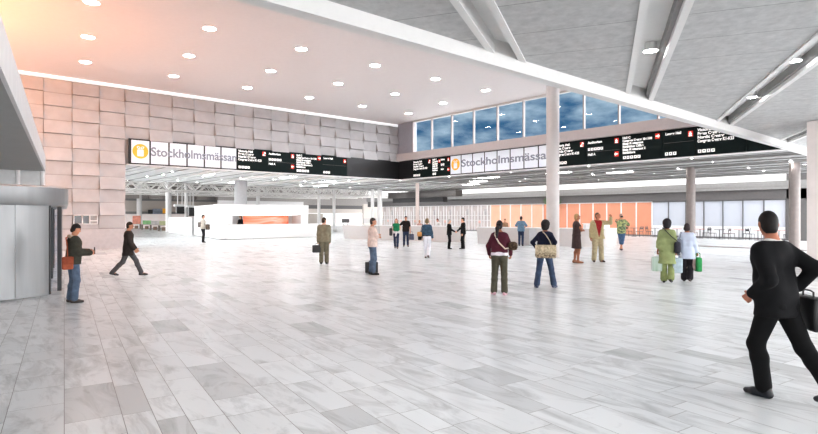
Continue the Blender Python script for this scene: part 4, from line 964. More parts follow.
    for i in (0, 1):
        sh, el, wr = arms[i]; hv, hf = hand_mesh(curl[i]); hv = hv.copy(); hf_ = hf.copy()
        if i == 1: hv[:, 0] *= -1; hf_ = hf_[:, ::-1]
        zc = -(wr-el); zc = zc/np.linalg.norm(zc); inward = np.array([-1 if i else 1, 0.25, 0.0]); yc = inward-zc*(inward@zc); yc = yc/max(np.linalg.norm(yc), 1e-6); xc = np.cross(yc, zc)
        M3 = np.stack([xc, yc, zc], 1); fs = 0.9 if female else 1.0; parts.append(((hv*fs) @ M3.T+wr, hf_, np.zeros(len(hf_), int)))
    for sx in (-1, 1):                     # eyes
        c = Hd(sx*0.030, 0.082, 0.012); e = MB(); e.lathe([(0.001, -0.011), (0.008, -0.007), (0.011, 0), (0.008, 0.007), (0.001, 0.011)], tuple(c), 8)
        fq = [t for t in e.f if len(t) == 4]; parts.append((np.array(e.v), np.array(fq), np.full(len(fq), 1)))
    o_ = 0; VV = []; FF = []; MM = []
    for v_, f_, m_ in parts: VV.append(v_); FF.append(np.array(f_)+o_); MM.append(m_); o_ += len(v_)
    objs = [mk('body', (np.concatenate(VV)*sc, np.concatenate(FF)), [skin(*sk), EYEM, LIPM], root, np.concatenate(MM))]
    def fin(nm, S, m, off=0.0, lab=None):
        v, f = S.mesh(off)
        if len(f) == 0: return None
        o = mk(nm, (v*sc, f), m, root); objs.append(o)
        if lab: o['label'] = lab
        return o
    # ---- hair
    HM = mat('hair_%d_%d_%d' % hairc, srgb(*hairc), 0.6, spec=0.3, noise=0.25, nscale=30)
    if hair:
        S = SDF(min(vox, 0.013), 0.02); S.ell(Hd(0, -0.005, 0.018), (0.0785, 0.0965, 0.1025), HR, k=0.01); S.ell(Hd(0, -0.03, -0.045), (0.066, 0.070, 0.07), HR, k=0.02)
        def cut(X, Y, Z, lowf=0.05, lowb=-0.10):
            P = np.stack([X-hc[0], Y-hc[1], Z-hc[2]], -1) @ HR; y = P[..., 1]; z = P[..., 2]
            return np.where(y > 0.005, (lowf+np.clip(y-0.005, 0, 1)*0.28)-z, np.maximum(lowb, -0.02-(-y+0.0)*1.9)-z)
        if hair in ('short', 'thin'): S.cuts.append(lambda X, Y, Z: cut(X, Y, Z, 0.012 if hair == 'short' else 0.03))
        elif hair == 'afro': S = SDF(min(vox, 0.013), 0.03); S.ell(Hd(0, -0.015, 0.03), (0.115, 0.120, 0.125), HR); S.ell(Hd(0, -0.03, -0.06), (0.10, 0.09, 0.09), HR); S.cuts.append(lambda X, Y, Z: cut(X, Y, Z, 0.03, -0.2))
        elif hair == 'bob': 
            S.ell(Hd(0, -0.03, -0.05), (0.092, 0.075, 0.085), HR, k=0.03); S.cuts.append(lambda X, Y, Z: cut(X, Y, Z, 0.02, -0.3))
        elif hair == 'long':
            S.cap(Hd(-0.045, -0.05, -0.02), T(-0.05, -0.115, 1.40), 0.055, 0.05, k=0.04); S.cap(Hd(0.045, -0.05, -0.02), T(0.05, -0.115, 1.40), 0.055, 0.05, k=0.04); S.cap(Hd(0, -0.07, 0), T(0, -0.12, 1.38), 0.055, 0.045, k=0.04); S.cuts.append(lambda X, Y, Z: cut(X, Y, Z, 0.035, -0.5))
        elif hair == 'ponytail':
            S.cuts.append(lambda X, Y, Z: np.where((Y < hc[1]-0.075), -1.0, cut(X, Y, Z, 0.03, -0.09))); S.cap(Hd(0, -0.10, 0.02), Hd(-0.02, -0.155, -0.06), 0.038, 0.045, k=0.03); S.cap(Hd(-0.02, -0.155, -0.06), T(-0.05, -0.16, 1.36), 0.045, 0.022, k=0.03)
        fin('hair', S, HM)
    # ---- clothes
    def garment(nm, d):
        S = SDF(vox, 0.03); o = d.get('off', 0.016); torso(S, o)
        for i in (0, 1):
            sl = d.get('sleeve', 1.95); sl = sl[i] if isinstance(sl, tuple) else sl
            if sl > 0: arm(S, i, o*0.9+d.get('loose', 0.0), sl)
        hem = d.get('hem', 0.92); fl = d.get('flare', 0.0)
        if hem < 0.95:
            for sx in (-1, 1): S.cap(np.array(T(sx*0.065*bk, 0.0, 0.97)), np.array([sx*(0.07+fl*0.5)*bk, hips-0.0, hem+pelvis]), 0.098*bk+o, 0.098*bk+o+fl, k=0.05)
            S.cap(T(0, 0, 0.97), np.array([0, hips, hem+pelvis]), 0.10+o, 0.098*bk+o+fl, k=0.05)
            S.cap(np.array([-(0.07+fl*0.5)*bk, hips, hem+pelvis]), np.array([(0.07+fl*0.5)*bk, hips, hem+pelvis]), 0.098*bk+o+fl, k=0.04)
        hz = hem+pelvis; armpts = [np.linspace(0, 1, 6)[:, None]*(a[1]-a[0])+a[0] for a in arms]+[np.linspace(0, 1, 6)[:, None]*(a[2]-a[1])+a[1] for a in arms]
        arms_low = min(a[2][2] for a in arms)
        def hemcut(X, Y, Z):
            c = hz-Z
            if arms_low < hz+0.25 and d.get('sleeve', 1.95) != 0:      # keep sleeves that hang below the hem
                near = np.full(X.shape, 9.0)
                for A in arms:
                    for P0, P1 in ((A[0], A[1]), (A[1], A[2])):
                        dd = P1-P0; t = np.clip(((X-P0[0])*dd[0]+(Y-P0[1])*dd[1]+(Z-P0[2])*dd[2])/(dd@dd), 0, 1); near = np.minimum(near, np.sqrt((X-P0[0]-t*dd[0])**2+(Y-P0[1]-t*dd[1])**2+(Z-P0[2]-t*dd[2])**2))
                c = np.where(near < 0.075, -1.0, c)
            return c
        S.cuts.append(hemcut)
        nz = 1.487 if not d.get('neck') else d['neck']; ny = T(0, 0, 1.48)
        S.cuts.append(lambda X, Y, Z: np.where((X-ny[0])**2+(Y-ny[1])**2 < 0.14**2, Z-(nz+pelvis), -1.0))
        if d.get('vneck'):
            vz = d['vneck']; S.cuts.append(lambda X, Y, Z: np.where((Y > ny[1]+0.0) & (Z > vz), (Z-vz)*d.get('vw', 0.30)-np.abs(X-ny[0])+0.0, -1.0))
        if d.get('open'):                     # jacket fronts part below the button
            bz = d['open']; S.cuts.append(lambda X, Y, Z: np.where((Y > 0.03+hips) & (Z < bz), (bz-Z)*0.28-np.abs(X), -1.0))
        return fin(nm, S, d['mat'], 0.0, d.get('label'))
    if bottom:
        S = SDF(vox, 0.03); o = bottom.get('off', 0.014)
        S.cap(T(-0.072*bk, 0, 0.945), T(0.072*bk, 0, 0.945), 0.104*bk+o, k=0.05); S.cap(T(-0.06*bk, 0.003, 1.02), T(0.06*bk, 0.003, 1.02), 0.092*bk+o, k=0.05)
        for sx in (-1, 1): S.ell(np.array([sx*0.075, hips-0.05, pz-0.03]), (0.085, 0.085, 0.10), k=0.04)
        for i in (0, 1): leg(S, i, o+bottom.get('loose', 0.0), bottom.get('upto', 1.94), bottom.get('hem', 0.012), thigh=1.02)
        S.cuts.append(lambda X, Y, Z: Z-(1.05+pelvis)); 
        fin(bottom.get('name', 'trousers'), S, bottom['mat'], 0.0, bottom.get('label'))
    if skirt:
        S = SDF(vox, 0.03); hz = skirt['hem']
        S.cap((-0.06, 0.003, 1.04), (0.06, 0.003, 1.04), 0.095, k=0.05)
        for sx in (-1, 1): S.cap((sx*0.07, 0, 0.98), (sx*(0.085+skirt.get('flare', 0.03)), 0, hz), 0.115, 0.115+skirt.get('flare', 0.03), k=0.07)
        S.cap((0, 0, 0.98), (0, 0, hz), 0.12, 0.13+skirt.get('flare', 0.03), k=0.07); S.cuts.append(lambda X, Y, Z: hz-Z); S.cuts.append(lambda X, Y, Z: Z-1.09)
        fin('skirt', S, skirt['mat'])
    if top: garment(top.get('name', 'shirt'), top)
    if over: garment(over.get('name', 'jacket'), over)
    if tie:
        S = SDF(min(vox, 0.012), 0.01); S.cap(T(0, 0.105*bk, 1.44), T(0, 0.135*bk, 1.20), 0.018, 0.026); fin('tie', S, tie)
    if extra:
        for nm, fn, m in extra: S = SDF(vox, 0.03); fn(S, T, arms, Hd); fin(nm, S, m)
    # ---- shoes
    SM = mat('shoe_%d_%d_%d' % shoes, srgb(*shoes), 0.45, noise=0.1)
    for i in (0, 1):
        hip, kn, ank, yw, lf = legs[i]; fy = feet[i]
        a = -math.radians(yw); R_ = rotm('z', a) @ rotm('x', -min(lf*3.2, 0.9) if lf > 0 else (lf*2.0)); 
        def Fp(x, y, z): return ank+R_ @ np.array([x, y, z-0.085])
        S = SDF(min(vox, 0.013), 0.02); S.cap(Fp(0, -0.045, 0.040), Fp(0, 0.09, 0.034), 0.037, 0.040); S.cap(Fp(0, 0.09, 0.034), Fp(0.004, 0.165, 0.026), 0.040, 0.027); S.cap(Fp(0, -0.03, 0.085), Fp(0, -0.035, 0.05), 0.040, 0.036)
        if shoe_h: S.cap(Fp(0, -0.03, 0.08), Fp(0, -0.03+0.0, 0.08+shoe_h), 0.043, 0.052)
        zb = None
        if lf <= 0.001: S.cuts.append(lambda X, Y, Z: 0.002-Z)
        fin('shoe', S, SM)
    M = Matrix.Translation(root.location) @ Matrix.Rotation(root.rotation_euler[2], 4, 'Z')
    W = lambda p: tuple(M @ Vector((float(p[0])*sc, float(p[1])*sc, float(p[2])*sc)))
    return dict(root=root, W=W, hand=[a[2]+(a[2]-a[1])/np.linalg.norm(a[2]-a[1])*0.085 for a in arms], wrist=[a[2] for a in arms], elbow=[a[1] for a in arms], sh=[a[0] for a in arms], T=T, rz=root.rotation_euler[2], sc=sc)
def bag(label, F, lc, dims, rz, m, cat='bag', name='shoulder_bag', strap=None, sm=None, handle=None, flap=None, group=None, r=0.03, sr=0.012):
    """lc: centre in the figure's own space (1.75 m frame); strap: points in the same space"""
    c = F['W'](lc); o = empty(name, c, F['rz']+rz); tag(o, label, cat, group); b = MB(); b.rbox((0, 0, 0), dims, r); b.build('bag_body', m, o)
    inv = (Matrix.Translation(c) @ Matrix.Rotation(F['rz']+rz, 4, 'Z')).inverted()
    if strap: b = MB(); b.tube([inv @ Vector(F['W'](p)) for p in strap], sr, 6); b.build('strap', sm or m, o)
    if handle: b = MB(); w, hh = handle; b.tube([(-w/2, 0, dims[2]/2-0.01), (-w/2, 0, dims[2]/2+hh*0.8), (-w/4, 0, dims[2]/2+hh), (w/4, 0, dims[2]/2+hh), (w/2, 0, dims[2]/2+hh*0.8), (w/2, 0, dims[2]/2-0.01)], 0.009, 6); b.build('handle', sm or m, o)
    if flap: b = MB(); b.rbox((0, -dims[1]*0.5-0.004, dims[2]*0.2), (dims[0]*0.98, 0.012, dims[2]*0.58), 0.006); b.build('flap', flap, o)
    return o
# ------------------------------------------------------------------ people
C = cloth
JEAN = C('denim_blue', 96, 116, 142, 0.2, 10); JEAND = C('denim_dark', 48, 62, 92, 0.2, 10); OLIVE = C('olive_trousers', 90, 86, 70); SUITK = C('suit_black', 22, 22, 25); WHITES = C('shirt_white', 226, 224, 222, 0.04)
BLACKL = mat('leather_black', (0.012, 0.012, 0.013), 0.45, noise=0.1); 
SK1, SK2, SK3 = (214, 168, 142), (150, 98, 72), (190, 136, 108)

F1 = figure('man in dark hooded jacket and jeans looking down at his phone near the revolving doors', 73, 302.5, 1.62, 82, sk=SK3, hands=((-0.06, 0.32, 1.12), (0.07, 0.32, 1.10)), elbows=((-0.5, -1, -0.6), (0.5, -1, -0.6)), curl=(0.9, 0.9), head=(8, -22), lean=0.06, hairc=(28, 24, 24),
  top=dict(mat=C('sweater_black', 30, 30, 30), off=0.006), over=dict(mat=C('jacket_moss', 74, 72, 62), off=0.032, hem=0.86, sleeve=1.95, loose=0.012), bottom=dict(mat=JEAN, loose=0.01, hem=0.02), shoes=(70, 62, 58), feet=((-0.09, -0.02, 0, 8), (0.08, 0.03, 0, 8)),
  extra=[('hood_trim', lambda S, T, arms, Hd: [S.cap(T(-0.10, -0.085, 1.475), T(0.10, -0.085, 1.475), 0.045), S.cap(T(-0.10, -0.08, 1.475), T(-0.075, 0.09, 1.41), 0.035, 0.028), S.cap(T(0.10, -0.08, 1.475), T(0.075, 0.09, 1.41), 0.035, 0.028)], C('fur_cream', 196, 180, 162, 0.25, 40))])
bag('orange leather shoulder bag at the hip of the man with the phone', F1, (0.20, -0.13, 0.90), (0.20, 0.10, 0.26), PI/2, C('bag_orange', 196, 98, 66), strap=[(0.20, -0.13, 1.02), (0.16, -0.13, 1.28), (0.04, -0.14, 1.45), (-0.09, -0.06, 1.475)], flap=C('bag_orange_d', 176, 84, 56))
ph = empty('phone', F1['W']((0.0, 0.42, 1.14)), F1['rz']); tag(ph, 'dark phone in the hands of the man in the hooded jacket', 'phone'); m = MB(); m.rbox((0, 0, 0), (0.075, 0.014, 0.15), 0.006); m.build('phone_body', BLACKL, ph)

F2 = figure('man in long dark brown coat striding past the tiled wall', 128, 276.5, 1.66, 88, sk=SK3, hands=((-0.26, 0.22, 0.86), (0.26, 0.16, 0.86)), feet=((-0.06, -0.40, 0.07, 4), (0.07, 0.40, 0.0, 4)), hairc=(52, 42, 36), lean=0.05, pelvis=-0.06,
  top=dict(mat=C('sweater_brown', 70, 56, 48), off=0.008), over=dict(name='coat', mat=C('coat_brown', 62, 52, 48), off=0.030, hem=0.72, flare=0.03), bottom=dict(mat=C('trousers_grey', 92, 90, 92), hem=0.02), shoes=(40, 36, 36))

F3 = figure('woman with pale top and dark trousers standing before the white reception', 203, 242.5, 1.84, 110, sk=SK1, female=True, hands=((-0.12, 0.20, 1.05), (0.14, 0.22, 1.02)), hair='bob', hairc=(66, 62, 60), curl=(0.9, 0.9), feet=((-0.07, 0, 0, 8), (0.09, 0.05, 0, 12)), vox=0.02,
  top=dict(mat=C('top_cream', 222, 216, 204), hem=0.86), bottom=dict(mat=C('trousers_charcoal', 44, 44, 46), hem=0.03))
bag('grey shoulder bag on the back of the woman at the reception', F3, (-0.02, -0.24, 1.12), (0.34, 0.16, 0.34), 0.2, C('bag_grey', 138, 136, 134), strap=[(-0.04, -0.2, 1.28), (-0.1, -0.1, 1.46), (-0.08, 0.08, 1.42), (0.1, 0.16, 1.1)])
bag('dark and beige bag carried in front by the woman at the reception', F3, (0.10, 0.34, 0.98), (0.38, 0.20, 0.36), 0.1, C('bag_taupe', 120, 108, 96, 0.5, 9), handle=(0.16, 0.12), sm=BLACKL)

F4 = figure('man in olive suit seen from behind carrying a black briefcase', 324, 264, 1.72, 4, sk=SK1, hands=((-0.23, -0.02, 0.80), (0.22, 0.04, 0.80)), head=(-38, 4), curl=(1.5, 0.6), feet=((-0.10, 0, 0, 10), (0.10, 0.04, 0, 14)), hairc=(48, 36, 30), bulk=1.08,
  top=dict(mat=WHITES, off=0.006), over=dict(mat=C('suit_olive', 146, 137, 112), off=0.026, hem=0.83, flare=0.02, sleeve=1.93), bottom=dict(mat=C('suit_olive_d', 130, 122, 100), hem=0.022, loose=0.012))
bag('black briefcase in the left hand of the olive suited man', F4, (-0.26, -0.03, 0.575), (0.34, 0.11, 0.28), PI/2*0.16, BLACKL, name='briefcase', handle=(0.14, 0.05), flap=BLACKL)

F5 = figure('man in pale pink polo shirt and jeans standing with folded arms', 372.5, 274.5, 1.72, 86, sk=SK3, hands=((0.07, 0.20, 1.17), (-0.07, 0.21, 1.22)), elbows=((-1, -0.1, -0.6), (1, -0.1, -0.6)), curl=(0.7, 0.7), head=(0, 6), hairc=(70, 62, 58), bulk=1.1,
  top=dict(mat=C('polo_pink', 226, 200, 188), sleeve=0.92, loose=0.012, hem=0.86, off=0.022), bottom=dict(mat=JEAN, name='jeans', hem=0.018), shoes=(34, 30, 30), feet=((-0.11, -0.03, 0, 10), (0.10, 0.04, 0, 10)))
p = ground(370.5, 273.5); bc = empty('briefcase', (p[0]+0.16, p[1]+0.16, 0), F5['rz']+PI/2); tag(bc, 'black briefcase standing on the floor behind the feet of the pink shirted man', 'bag')
m = MB(); m.rbox((0, 0, 0.17), (0.40, 0.14, 0.34), 0.02); m.build('case_body', BLACKL, bc); m = MB(); m.tube([(-0.08, 0, 0.33), (-0.08, 0, 0.37), (0.08, 0, 0.37), (0.08, 0, 0.33)], 0.012, 6); m.build('handle', BLACKL, bc)

F6 = figure('red haired woman in green top with a pale shirt tied round her waist', 396.3, 248.5, 1.62, 182, sk=SK1, female=True, hands=((-0.20, -0.10, 1.08), (0.27, 0.02, 0.86)), hair='long', hairc=(150, 84, 58), feet=((-0.07, 0.14, 0, 4), (0.07, -0.08, 0.02, 4)), vox=0.018,
  top=dict(mat=C('top_green', 28, 138, 88), sleeve=0.12, hem=0.95), bottom=dict(mat=JEAND, name='jeans'), extra=[('tied_shirt', lambda S, T, arms, Hd: [S.cap(T(-0.10, 0.0, 0.97), T(0.10, 0.0, 0.97), 0.13), S.cap(T(0, 0.10, 0.95), T(0.03, 0.13, 0.74), 0.06, 0.04), S.cap(T(-0.10, -0.05, 0.95), T(-0.12, -0.05, 0.74), 0.09, 0.08), S.cap(T(0.10, -0.05, 0.95), T(0.12, -0.05, 0.74), 0.09, 0.08)], C('tied_white', 214, 212, 214, 0.1))])
bag('black bag hanging at the side of the woman in the green top', F6, (0.32, -0.02, 0.98), (0.16, 0.36, 0.42), 0, BLACKL, strap=[(0.28, 0, 1.18), (0.19, 0, 1.48), (0.17, -0.1, 1.4)], r=0.05)
F7 = figure('man in black t-shirt with his arm round the red haired woman', 405.8, 246.6, 1.76, 180, sk=SK3, hands=((-0.28, 0.05, 0.80), (0.34, 0.10, 1.12)), elbows=((-0.5, -1, 0), (0.6, -0.5, -0.6)), hairc=(40, 32, 30), curl=(1.4, 0.6), feet=((-0.12, 0.06, 0, 14), (0.10, -0.05, 0, 10)), vox=0.018,
  top=dict(mat=C('tee_black', 44, 34, 32), sleeve=0.75, loose=0.012, hem=0.86), bottom=dict(mat=JEAND, name='jeans'), shoes=(24, 22, 22))
bag('grey blue bag in the hand of the man in the black t-shirt', F7, (-0.33, 0.05, 0.56), (0.18, 0.40, 0.34), 0.3, C('bag_greyblue', 96, 98, 118, 0.3), handle=(0.12, 0.14))
F8 = figure('woman in denim jacket and white trousers walking away', 427, 258.5, 1.68, 4, sk=SK1, female=True, hands=((-0.24, 0.10, 0.90), (0.24, 0.02, 0.90)), hair='bob', hairc=(130, 112, 84), feet=((-0.07, 0.14, 0, 4), (0.07, -0.16, 0.06, 4)), vox=0.018, shoes=(84, 62, 48),
  top=dict(mat=C('belt_brown', 84, 58, 44), off=0.012, hem=0.95, sleeve=0.1), over=dict(mat=C('jacket_denim', 66, 96, 122, 0.2), off=0.024, hem=1.0, sleeve=1.95), bottom=dict(mat=C('trousers_white', 226, 228, 236, 0.04), hem=0.03))
bag('orange and black shoulder bag of the woman in the denim jacket', F8, (-0.31, 0.03, 0.98), (0.15, 0.32, 0.34), 0, C('bag_black', 40, 32, 30), strap=[(-0.29, 0.0, 1.13), (-0.19, -0.02, 1.50), (-0.16, 0.10, 1.40)], flap=None)
b_ = empty('scarf', F8['W']((-0.32, -0.10, 1.06)), F8['rz']); tag(b_, 'orange scarf tucked on the bag of the woman in the denim jacket', 'scarf'); m = MB(); m.rbox((0, 0, 0), (0.20, 0.14, 0.20), 0.05); m.build('scarf_cloth', C('scarf_orange', 226, 160, 92), b_)

suit = lambda mm=SUITK: dict(top=dict(mat=WHITES, off=0.008), over=dict(mat=mm, off=0.024, hem=0.83, flare=0.015, vneck=1.16, vw=0.30, open=0.98, sleeve=1.93), bottom=dict(mat=mm, hem=0.02, loose=0.01), shoes=(16, 16, 18))
F9 = figure('grey haired man in black suit shaking hands on the left', 449.2, 249, 1.60, 88, sk=SK1, hands=((-0.22, 0.03, 0.82), (0.10, 0.33, 1.02)), elbows=((-0.5, -1, 0), (0.4, -1, -0.6)), hairc=(178, 174, 172), tie=C('tie_grey', 110, 104, 110), vox=0.018, **suit())
F10 = figure('dark haired man in black suit shaking hands on the right', 463.2, 249, 1.68, -88, sk=SK1, hands=((-0.24, 0.04, 0.80), (0.12, 0.34, 0.98)), elbows=((-0.5, -1, 0), (0.4, -1, -0.6)), hairc=(24, 22, 24), tie=C('tie_tan', 168, 150, 116), vox=0.018, feet=((-0.10, 0.06, 0, 10), (0.10, 0, 0, 14)), **suit())

F11 = figure('woman in maroon sweater and olive trousers seen from behind', 499.5, 295, 1.68, 4, sk=SK2, female=True, hands=((-0.25, 0.16, 0.93), (0.25, 0.18, 0.93)), elbows=((-1, -0.7, 0), (1, -0.8, 0)), curl=(0.9, 0.9), hair='ponytail', hairc=(28, 22, 24), head=(-8, 4), feet=((-0.13, 0.0, 0, 24), (0.12, -0.02, 0, 10)), vox=0.014,
  top=dict(name='undershirt', mat=C('hem_white', 226, 218, 226), off=0.014, hem=0.93, sleeve=0.2), over=dict(name='sweater', mat=C('sweater_maroon', 94, 34, 52), off=0.022, hem=1.0, sleeve=1.9), bottom=dict(mat=OLIVE, hem=0.025, loose=0.004), shoes=(196, 158, 166),
  extra=[('hair_tie', lambda S, T, arms, Hd: S.cap(Hd(-0.03, -0.115, 0.015), Hd(0.03, -0.115, 0.015), 0.03), C('hair_tie', 40, 24, 30))])
sb = bag('brown camouflage pouch bag held on the arm of the woman in maroon', F11, (0.31, -0.03, 1.16), (0.20, 0.20, 0.19), 0.2, C('camo_brown', 84, 66, 50, 0.55, 16), strap=[(0.27, -0.03, 1.12), (0.14, -0.14, 1.10), (0.0, -0.165, 1.24), (-0.10, -0.135, 1.42), (-0.09, -0.04, 1.50), (-0.06, 0.1, 1.42)], sm=C('strap_cream', 226, 206, 190), r=0.06, sr=0.016)
F12 = figure('woman in navy top and blue jeans with one hand on her hip', 544.5, 288.5, 1.66, 10, sk=SK2, female=True, hands=((-0.20, 0.12, 1.00), (0.22, -0.06, 1.0)), elbows=((-1, -0.5, 0.1), (0.8, -1, 0)), curl=(0.9, 0.9), hair='afro', hairc=(30, 24, 24), head=(-8, 4), feet=((-0.20, 0.02, 0, 26), (0.22, 0.14, 0.01, 16)), side=0.02, vox=0.014,
  top=dict(mat=C('top_navy', 32, 36, 62), off=0.018, hem=0.93, sleeve=1.9), bottom=dict(mat=C('denim_mid', 62, 78, 106, 0.25, 8), name='jeans', hem=0.03), shoes=(60, 66, 92))
bag('beige handbag with dark pattern on the back of the woman in navy', F12, (0.08, -0.27, 0.98), (0.50, 0.15, 0.32), 0.12, mat('bag_pattern', srgb(92, 78, 62), 0.7, color2=srgb(190, 174, 146), nscale=26, noise=0.3), name='handbag', strap=[(0.22, -0.24, 1.12), (0.17, -0.19, 1.24), (0.06, -0.145, 1.40), (-0.03, -0.08, 1.475), (-0.07, 0.03, 1.47)], sm=C('strap_tan', 206, 190, 160), r=0.05, flap=mat('bag_band', srgb(186, 172, 146), 0.7, noise=0.3, nscale=20))
F13 = figure('man in blue shirt leaning at the counter with his back turned', 521, 246.0, 1.74, 6, sk=SK3, hands=((-0.20, 0.34, 1.10), (0.20, 0.34, 1.10)), elbows=((-1, -0.5, -0.3), (1, -0.5, -0.3)), hairc=(46, 36, 32), lean=0.08, vox=0.018, feet=((-0.10, 0, 0, 8), (0.10, -0.06, 0, 8)),
  top=dict(mat=C('shirt_blue', 112, 146, 172), sleeve=0.9, loose=0.012, hem=0.86, off=0.022), bottom=dict(mat=JEAND, name='jeans'))

F15 = figure('woman in sleeveless brown dress with folded arms beside the man in beige', 576.5, 263, 1.86, 74, sk=SK2, female=True, hands=((0.08, 0.19, 1.17), (-0.08, 0.21, 1.22)), elbows=((-1, -0.1, -0.6), (1, -0.1, -0.6)), curl=(0.8, 0.8), hair='bob', hairc=(168, 134, 92), head=(-8, 14), feet=((-0.07, -0.03, 0, 8), (0.08, 0.05, 0, 14)), vox=0.014, shoes=(150, 104, 76),
  top=dict(name='dress_top', mat=C('dress_brown', 78, 60, 58), off=0.014, hem=0.94, sleeve=0.22), skirt=dict(mat=C('dress_brown', 78, 60, 58), hem=0.52, flare=0.025))
F16 = figure('man in beige suit and red shirt pointing up with raised hand', 597.5, 262, 1.90, 158, sk=(176, 116, 88), hands=((-0.36, 0.30, 1.60), (0.27, 0.05, 0.82)), elbows=((-0.7, -0.4, -1), (0.5, -1, 0)), curl=(0.5, 0.8), hairc=(88, 74, 60), hair='thin', head=(30, 20), bulk=1.06, vox=0.014, feet=((-0.14, 0.03, 0, 20), (0.12, 0, 0, 16)),
  top=dict(mat=C('shirt_red', 178, 36, 40), off=0.012, hem=0.90), over=dict(mat=C('suit_beige', 196, 178, 132), off=0.028, hem=0.83, flare=0.03, vneck=0.86, vw=0.22, sleeve=1.93), bottom=dict(mat=C('suit_beige_d', 196, 180, 142), hem=0.024, loose=0.014), shoes=(62, 42, 36))
F17 = figure('man in patterned short sleeved shirt leaning with crossed legs and hand at his face', 621.5, 250.3, 1.88, 165, sk=SK3, hands=((-0.27, 0.10, 0.98), (0.08, 0.24, 1.55)), elbows=((-1, -0.4, 0.2), (1, 0.1, -0.6)), curl=(0.9, 1.2), hairc=(148, 128, 118), head=(-15, 0), vox=0.016, side=0.02, feet=((0.05, 0.06, 0, 6), (-0.03, -0.04, 0, 6)), shoes=(58, 50, 60),
  top=dict(mat=mat('hawaii_print', srgb(52, 78, 74), 0.8, color2=srgb(172, 178, 118), nscale=11, noise=0.3), sleeve=0.85, loose=0.016, hem=0.80, off=0.024), bottom=dict(mat=C('jeans_crop', 74, 106, 146, 0.2), name='cropped_jeans', upto=1.35, loose=0.02, hem=0.02))
bag('small dark camera held up by the man in the patterned shirt', F17, (0.06, 0.27, 1.62), (0.13, 0.07, 0.09), 0, BLACKL, cat='camera', name='camera', r=0.015)

F18 = figure('woman in light green tunic and trousers walking away with bags', 667, 283, 1.68, 3, sk=SK2, female=True, hands=((-0.24, 0.0, 0.84), (0.23, 0.02, 0.84)), curl=(1.5, 1.5), hair='afro', hairc=(34, 30, 36), feet=((-0.08, 0.08, 0, 6), (0.10, -0.10, 0.05, 6)), vox=0.014, shoes=(40, 36, 36), bulk=1.0,
  top=dict(name='tunic', mat=C('tunic_green', 158, 170, 112, 0.12, 6), off=0.022, hem=0.54, flare=0.025, sleeve=1.45, loose=0.02), bottom=dict(mat=C('trousers_green', 150, 162, 100), loose=0.012, hem=0.03, upto=1.93))
bag('black crossbody bag at the right hip of the woman in green', F18, (0.26, -0.10, 1.0), (0.14, 0.26, 0.32), 0.2, C('bag_charcoal', 62, 62, 72), strap=[(0.30, -0.16, 1.14), (0.12, -0.20, 1.30), (-0.04, -0.155, 1.47), (-0.07, -0.04, 1.52), (-0.05, 0.1, 1.44)], sm=BLACKL, r=0.06)
bag('white and green striped carrier bag in the left hand of the woman in green', F18, (-0.26, 0.0, 0.52), (0.26, 0.15, 0.40), 0.15, mat('carrier_stripe', srgb(208, 214, 214), 0.5, color2=srgb(98, 140, 92), nscale=1.0, noise=0.2, stretch=(7, 0.2, 0.2)), name='carrier_bag', handle=(0.16, 0.16), sm=WHITES)
bag('pale blue carrier bag in the right hand of the woman in green', F18, (0.26, 0.03, 0.50), (0.24, 0.13, 0.40), 0.1, C('carrier_pale', 178, 196, 206), name='carrier_bag', handle=(0.16, 0.16), sm=WHITES)
F19 = figure('woman in long pale blue shirt and black trousers walking away', 687, 282, 1.58, 2, sk=SK2, female=True, hands=((-0.22, 0.12, 0.95), (0.28, 0.02, 0.84)), curl=(0.8, 1.5), hair='bob', hairc=(46, 34, 36), head=(-6, 0), feet=((-0.08, 0.12, 0.0, 4), (0.08, -0.10, 0.04, 4)), vox=0.014, shoes=(46, 40, 42),
  top=dict(name='long_shirt', mat=C('shirt_paleblue', 196, 206, 228, 0.06, 6), off=0.022, hem=0.70, flare=0.03, sleeve=1.8, loose=0.016), bottom=dict(mat=C('trousers_black', 46, 42, 48), loose=0.012, hem=0.03))
bag('grey scarf like bag on the shoulder of the woman in pale blue', F19, (-0.22, -0.12, 1.05), (0.16, 0.12, 0.46), 0.1, C('bag_smoke', 128, 134, 150), strap=[(-0.2, -0.12, 1.25), (-0.15, -0.06, 1.49), (-0.12, 0.08, 1.42)], r=0.05)
bag('bright green carrier bag in the right hand of the woman in pale blue', F19, (0.29, 0.0, 0.54), (0.13, 0.24, 0.38), 0.4, C('carrier_green', 52, 164, 88), name='carrier_bag', handle=(0.1, 0.12), sm=C('carrier_green', 52, 164, 88))
bag('pale pink carrier bag beside the green bag of the woman in pale blue', F19, (0.19, 0.08, 0.56), (0.10, 0.22, 0.34), 0.1, C('carrier_pink', 206, 176, 172), name='carrier_bag', handle=(0.1, 0.12))

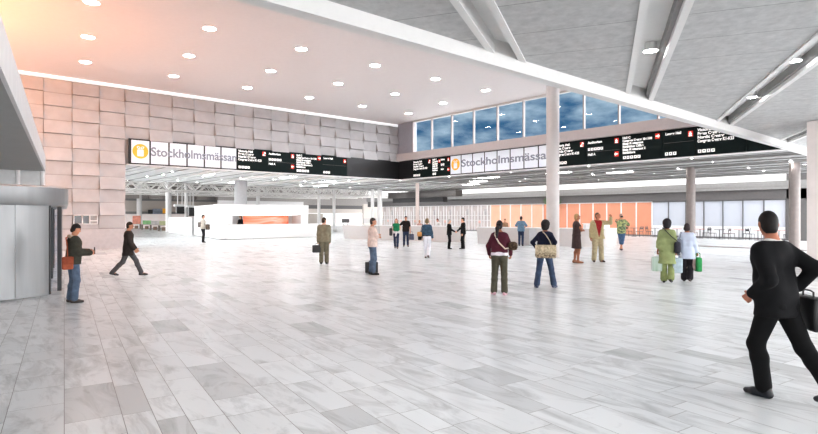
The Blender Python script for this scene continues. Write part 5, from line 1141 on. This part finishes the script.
F20 = figure('man in black suit striding left in the near foreground', 777, 399.5, 1.86, -55, sk=(176, 116, 92), hands=((-0.17, 0.12, 0.96), (0.22, -0.03, 1.02)), elbows=((-0.25, -1, 0), (0.2, -1, 0)), curl=(0.9, 1.5), head=(-34, -8), hairc=(24, 20, 20), lean=0.10, pelvis=-0.025, bulk=0.98, vox=0.011, feet=((-0.06, 0.10, 0.0, 6), (0.09, -0.42, 0.07, 4)),
  top=dict(mat=WHITES, off=0.012, neck=1.51), over=dict(mat=SUITK, off=0.022, hem=0.80, flare=0.012, vneck=1.16, vw=0.3, sleeve=1.92, loose=0.004), bottom=dict(mat=C('trousers_blk', 18, 18, 20), loose=0.004, hem=0.016), shoes=(18, 22, 30))
bag('black briefcase in the hand of the man striding in the foreground', F20, (0.27, -0.10, 0.80), (0.40, 0.13, 0.32), PI/2*0.7, BLACKL, name='briefcase', handle=(0.16, 0.06), flap=BLACKL)

# staff behind the counters
F21 = figure('receptionist with long black hair behind the white reception counter', 0, 0, 1.79, 215, pos=(on_y(240.5, 39.75), 39.75), sk=SK1, female=True, hair='long', hairc=(16, 14, 16), hands=((-0.2, 0.25, 1.0), (0.15, 0.2, 1.15)), vox=0.02, top=dict(mat=C('top_black', 26, 26, 30)), bottom=dict(mat=SUITK))
def behind(px, py, back): p = ground(px, py); q = p/np.linalg.norm(p); return p+q*back
F22 = figure('attendant in brown top behind the long counter before the orange bays', 0, 0, 1.58, 190, pos=behind(505, 244.5, 1.6), sk=(206, 150, 120), hairc=(120, 84, 62), vox=0.02, top=dict(mat=C('top_tan', 182, 140, 108)), bottom=dict(mat=SUITK))
F23 = figure('attendant in white shirt bending over the counter left of the handshaking men', 0, 0, 1.58, -120, pos=behind(439.5, 242, 1.5), sk=(206, 150, 130), hairc=(70, 48, 46), lean=0.25, vox=0.02, top=dict(mat=WHITES), bottom=dict(mat=SUITK))
F24 = figure('blond attendant behind the counter left of the woman in denim', 0, 0, 1.46, 170, pos=behind(419.6, 241.5, 1.5), sk=(220, 164, 132), female=True, hair='bob', hairc=(206, 150, 108), vox=0.02, top=dict(mat=C('top_rose', 206, 156, 146)), bottom=dict(mat=SUITK))

# ------------------------------------------------------------------ camera
cam = bpy.data.cameras.new('camera'); co = bpy.data.objects.new('camera', cam); COL.objects.link(co)
co.location = (0, 0, EYE); co.rotation_euler = (PI/2, 0, -YAW); cam.sensor_width = 36; cam.lens = 36*FPX/818; cam.shift_y = (HOR-217)/818; cam.clip_end = 400; cam.clip_start = 0.05
scene.camera = co
scene.view_settings.view_transform = 'Standard'; scene.view_settings.look = 'None'; scene.view_settings.exposure = 0.0; scene.view_settings.gamma = 0.91
scene.cycles.max_bounces = 10; scene.cycles.diffuse_bounces = 6; scene.cycles.transparent_max_bounces = 12
scene.cycles.sample_clamp_indirect = 12.0; scene.cycles.caustics_reflective = False; scene.cycles.caustics_refractive = False
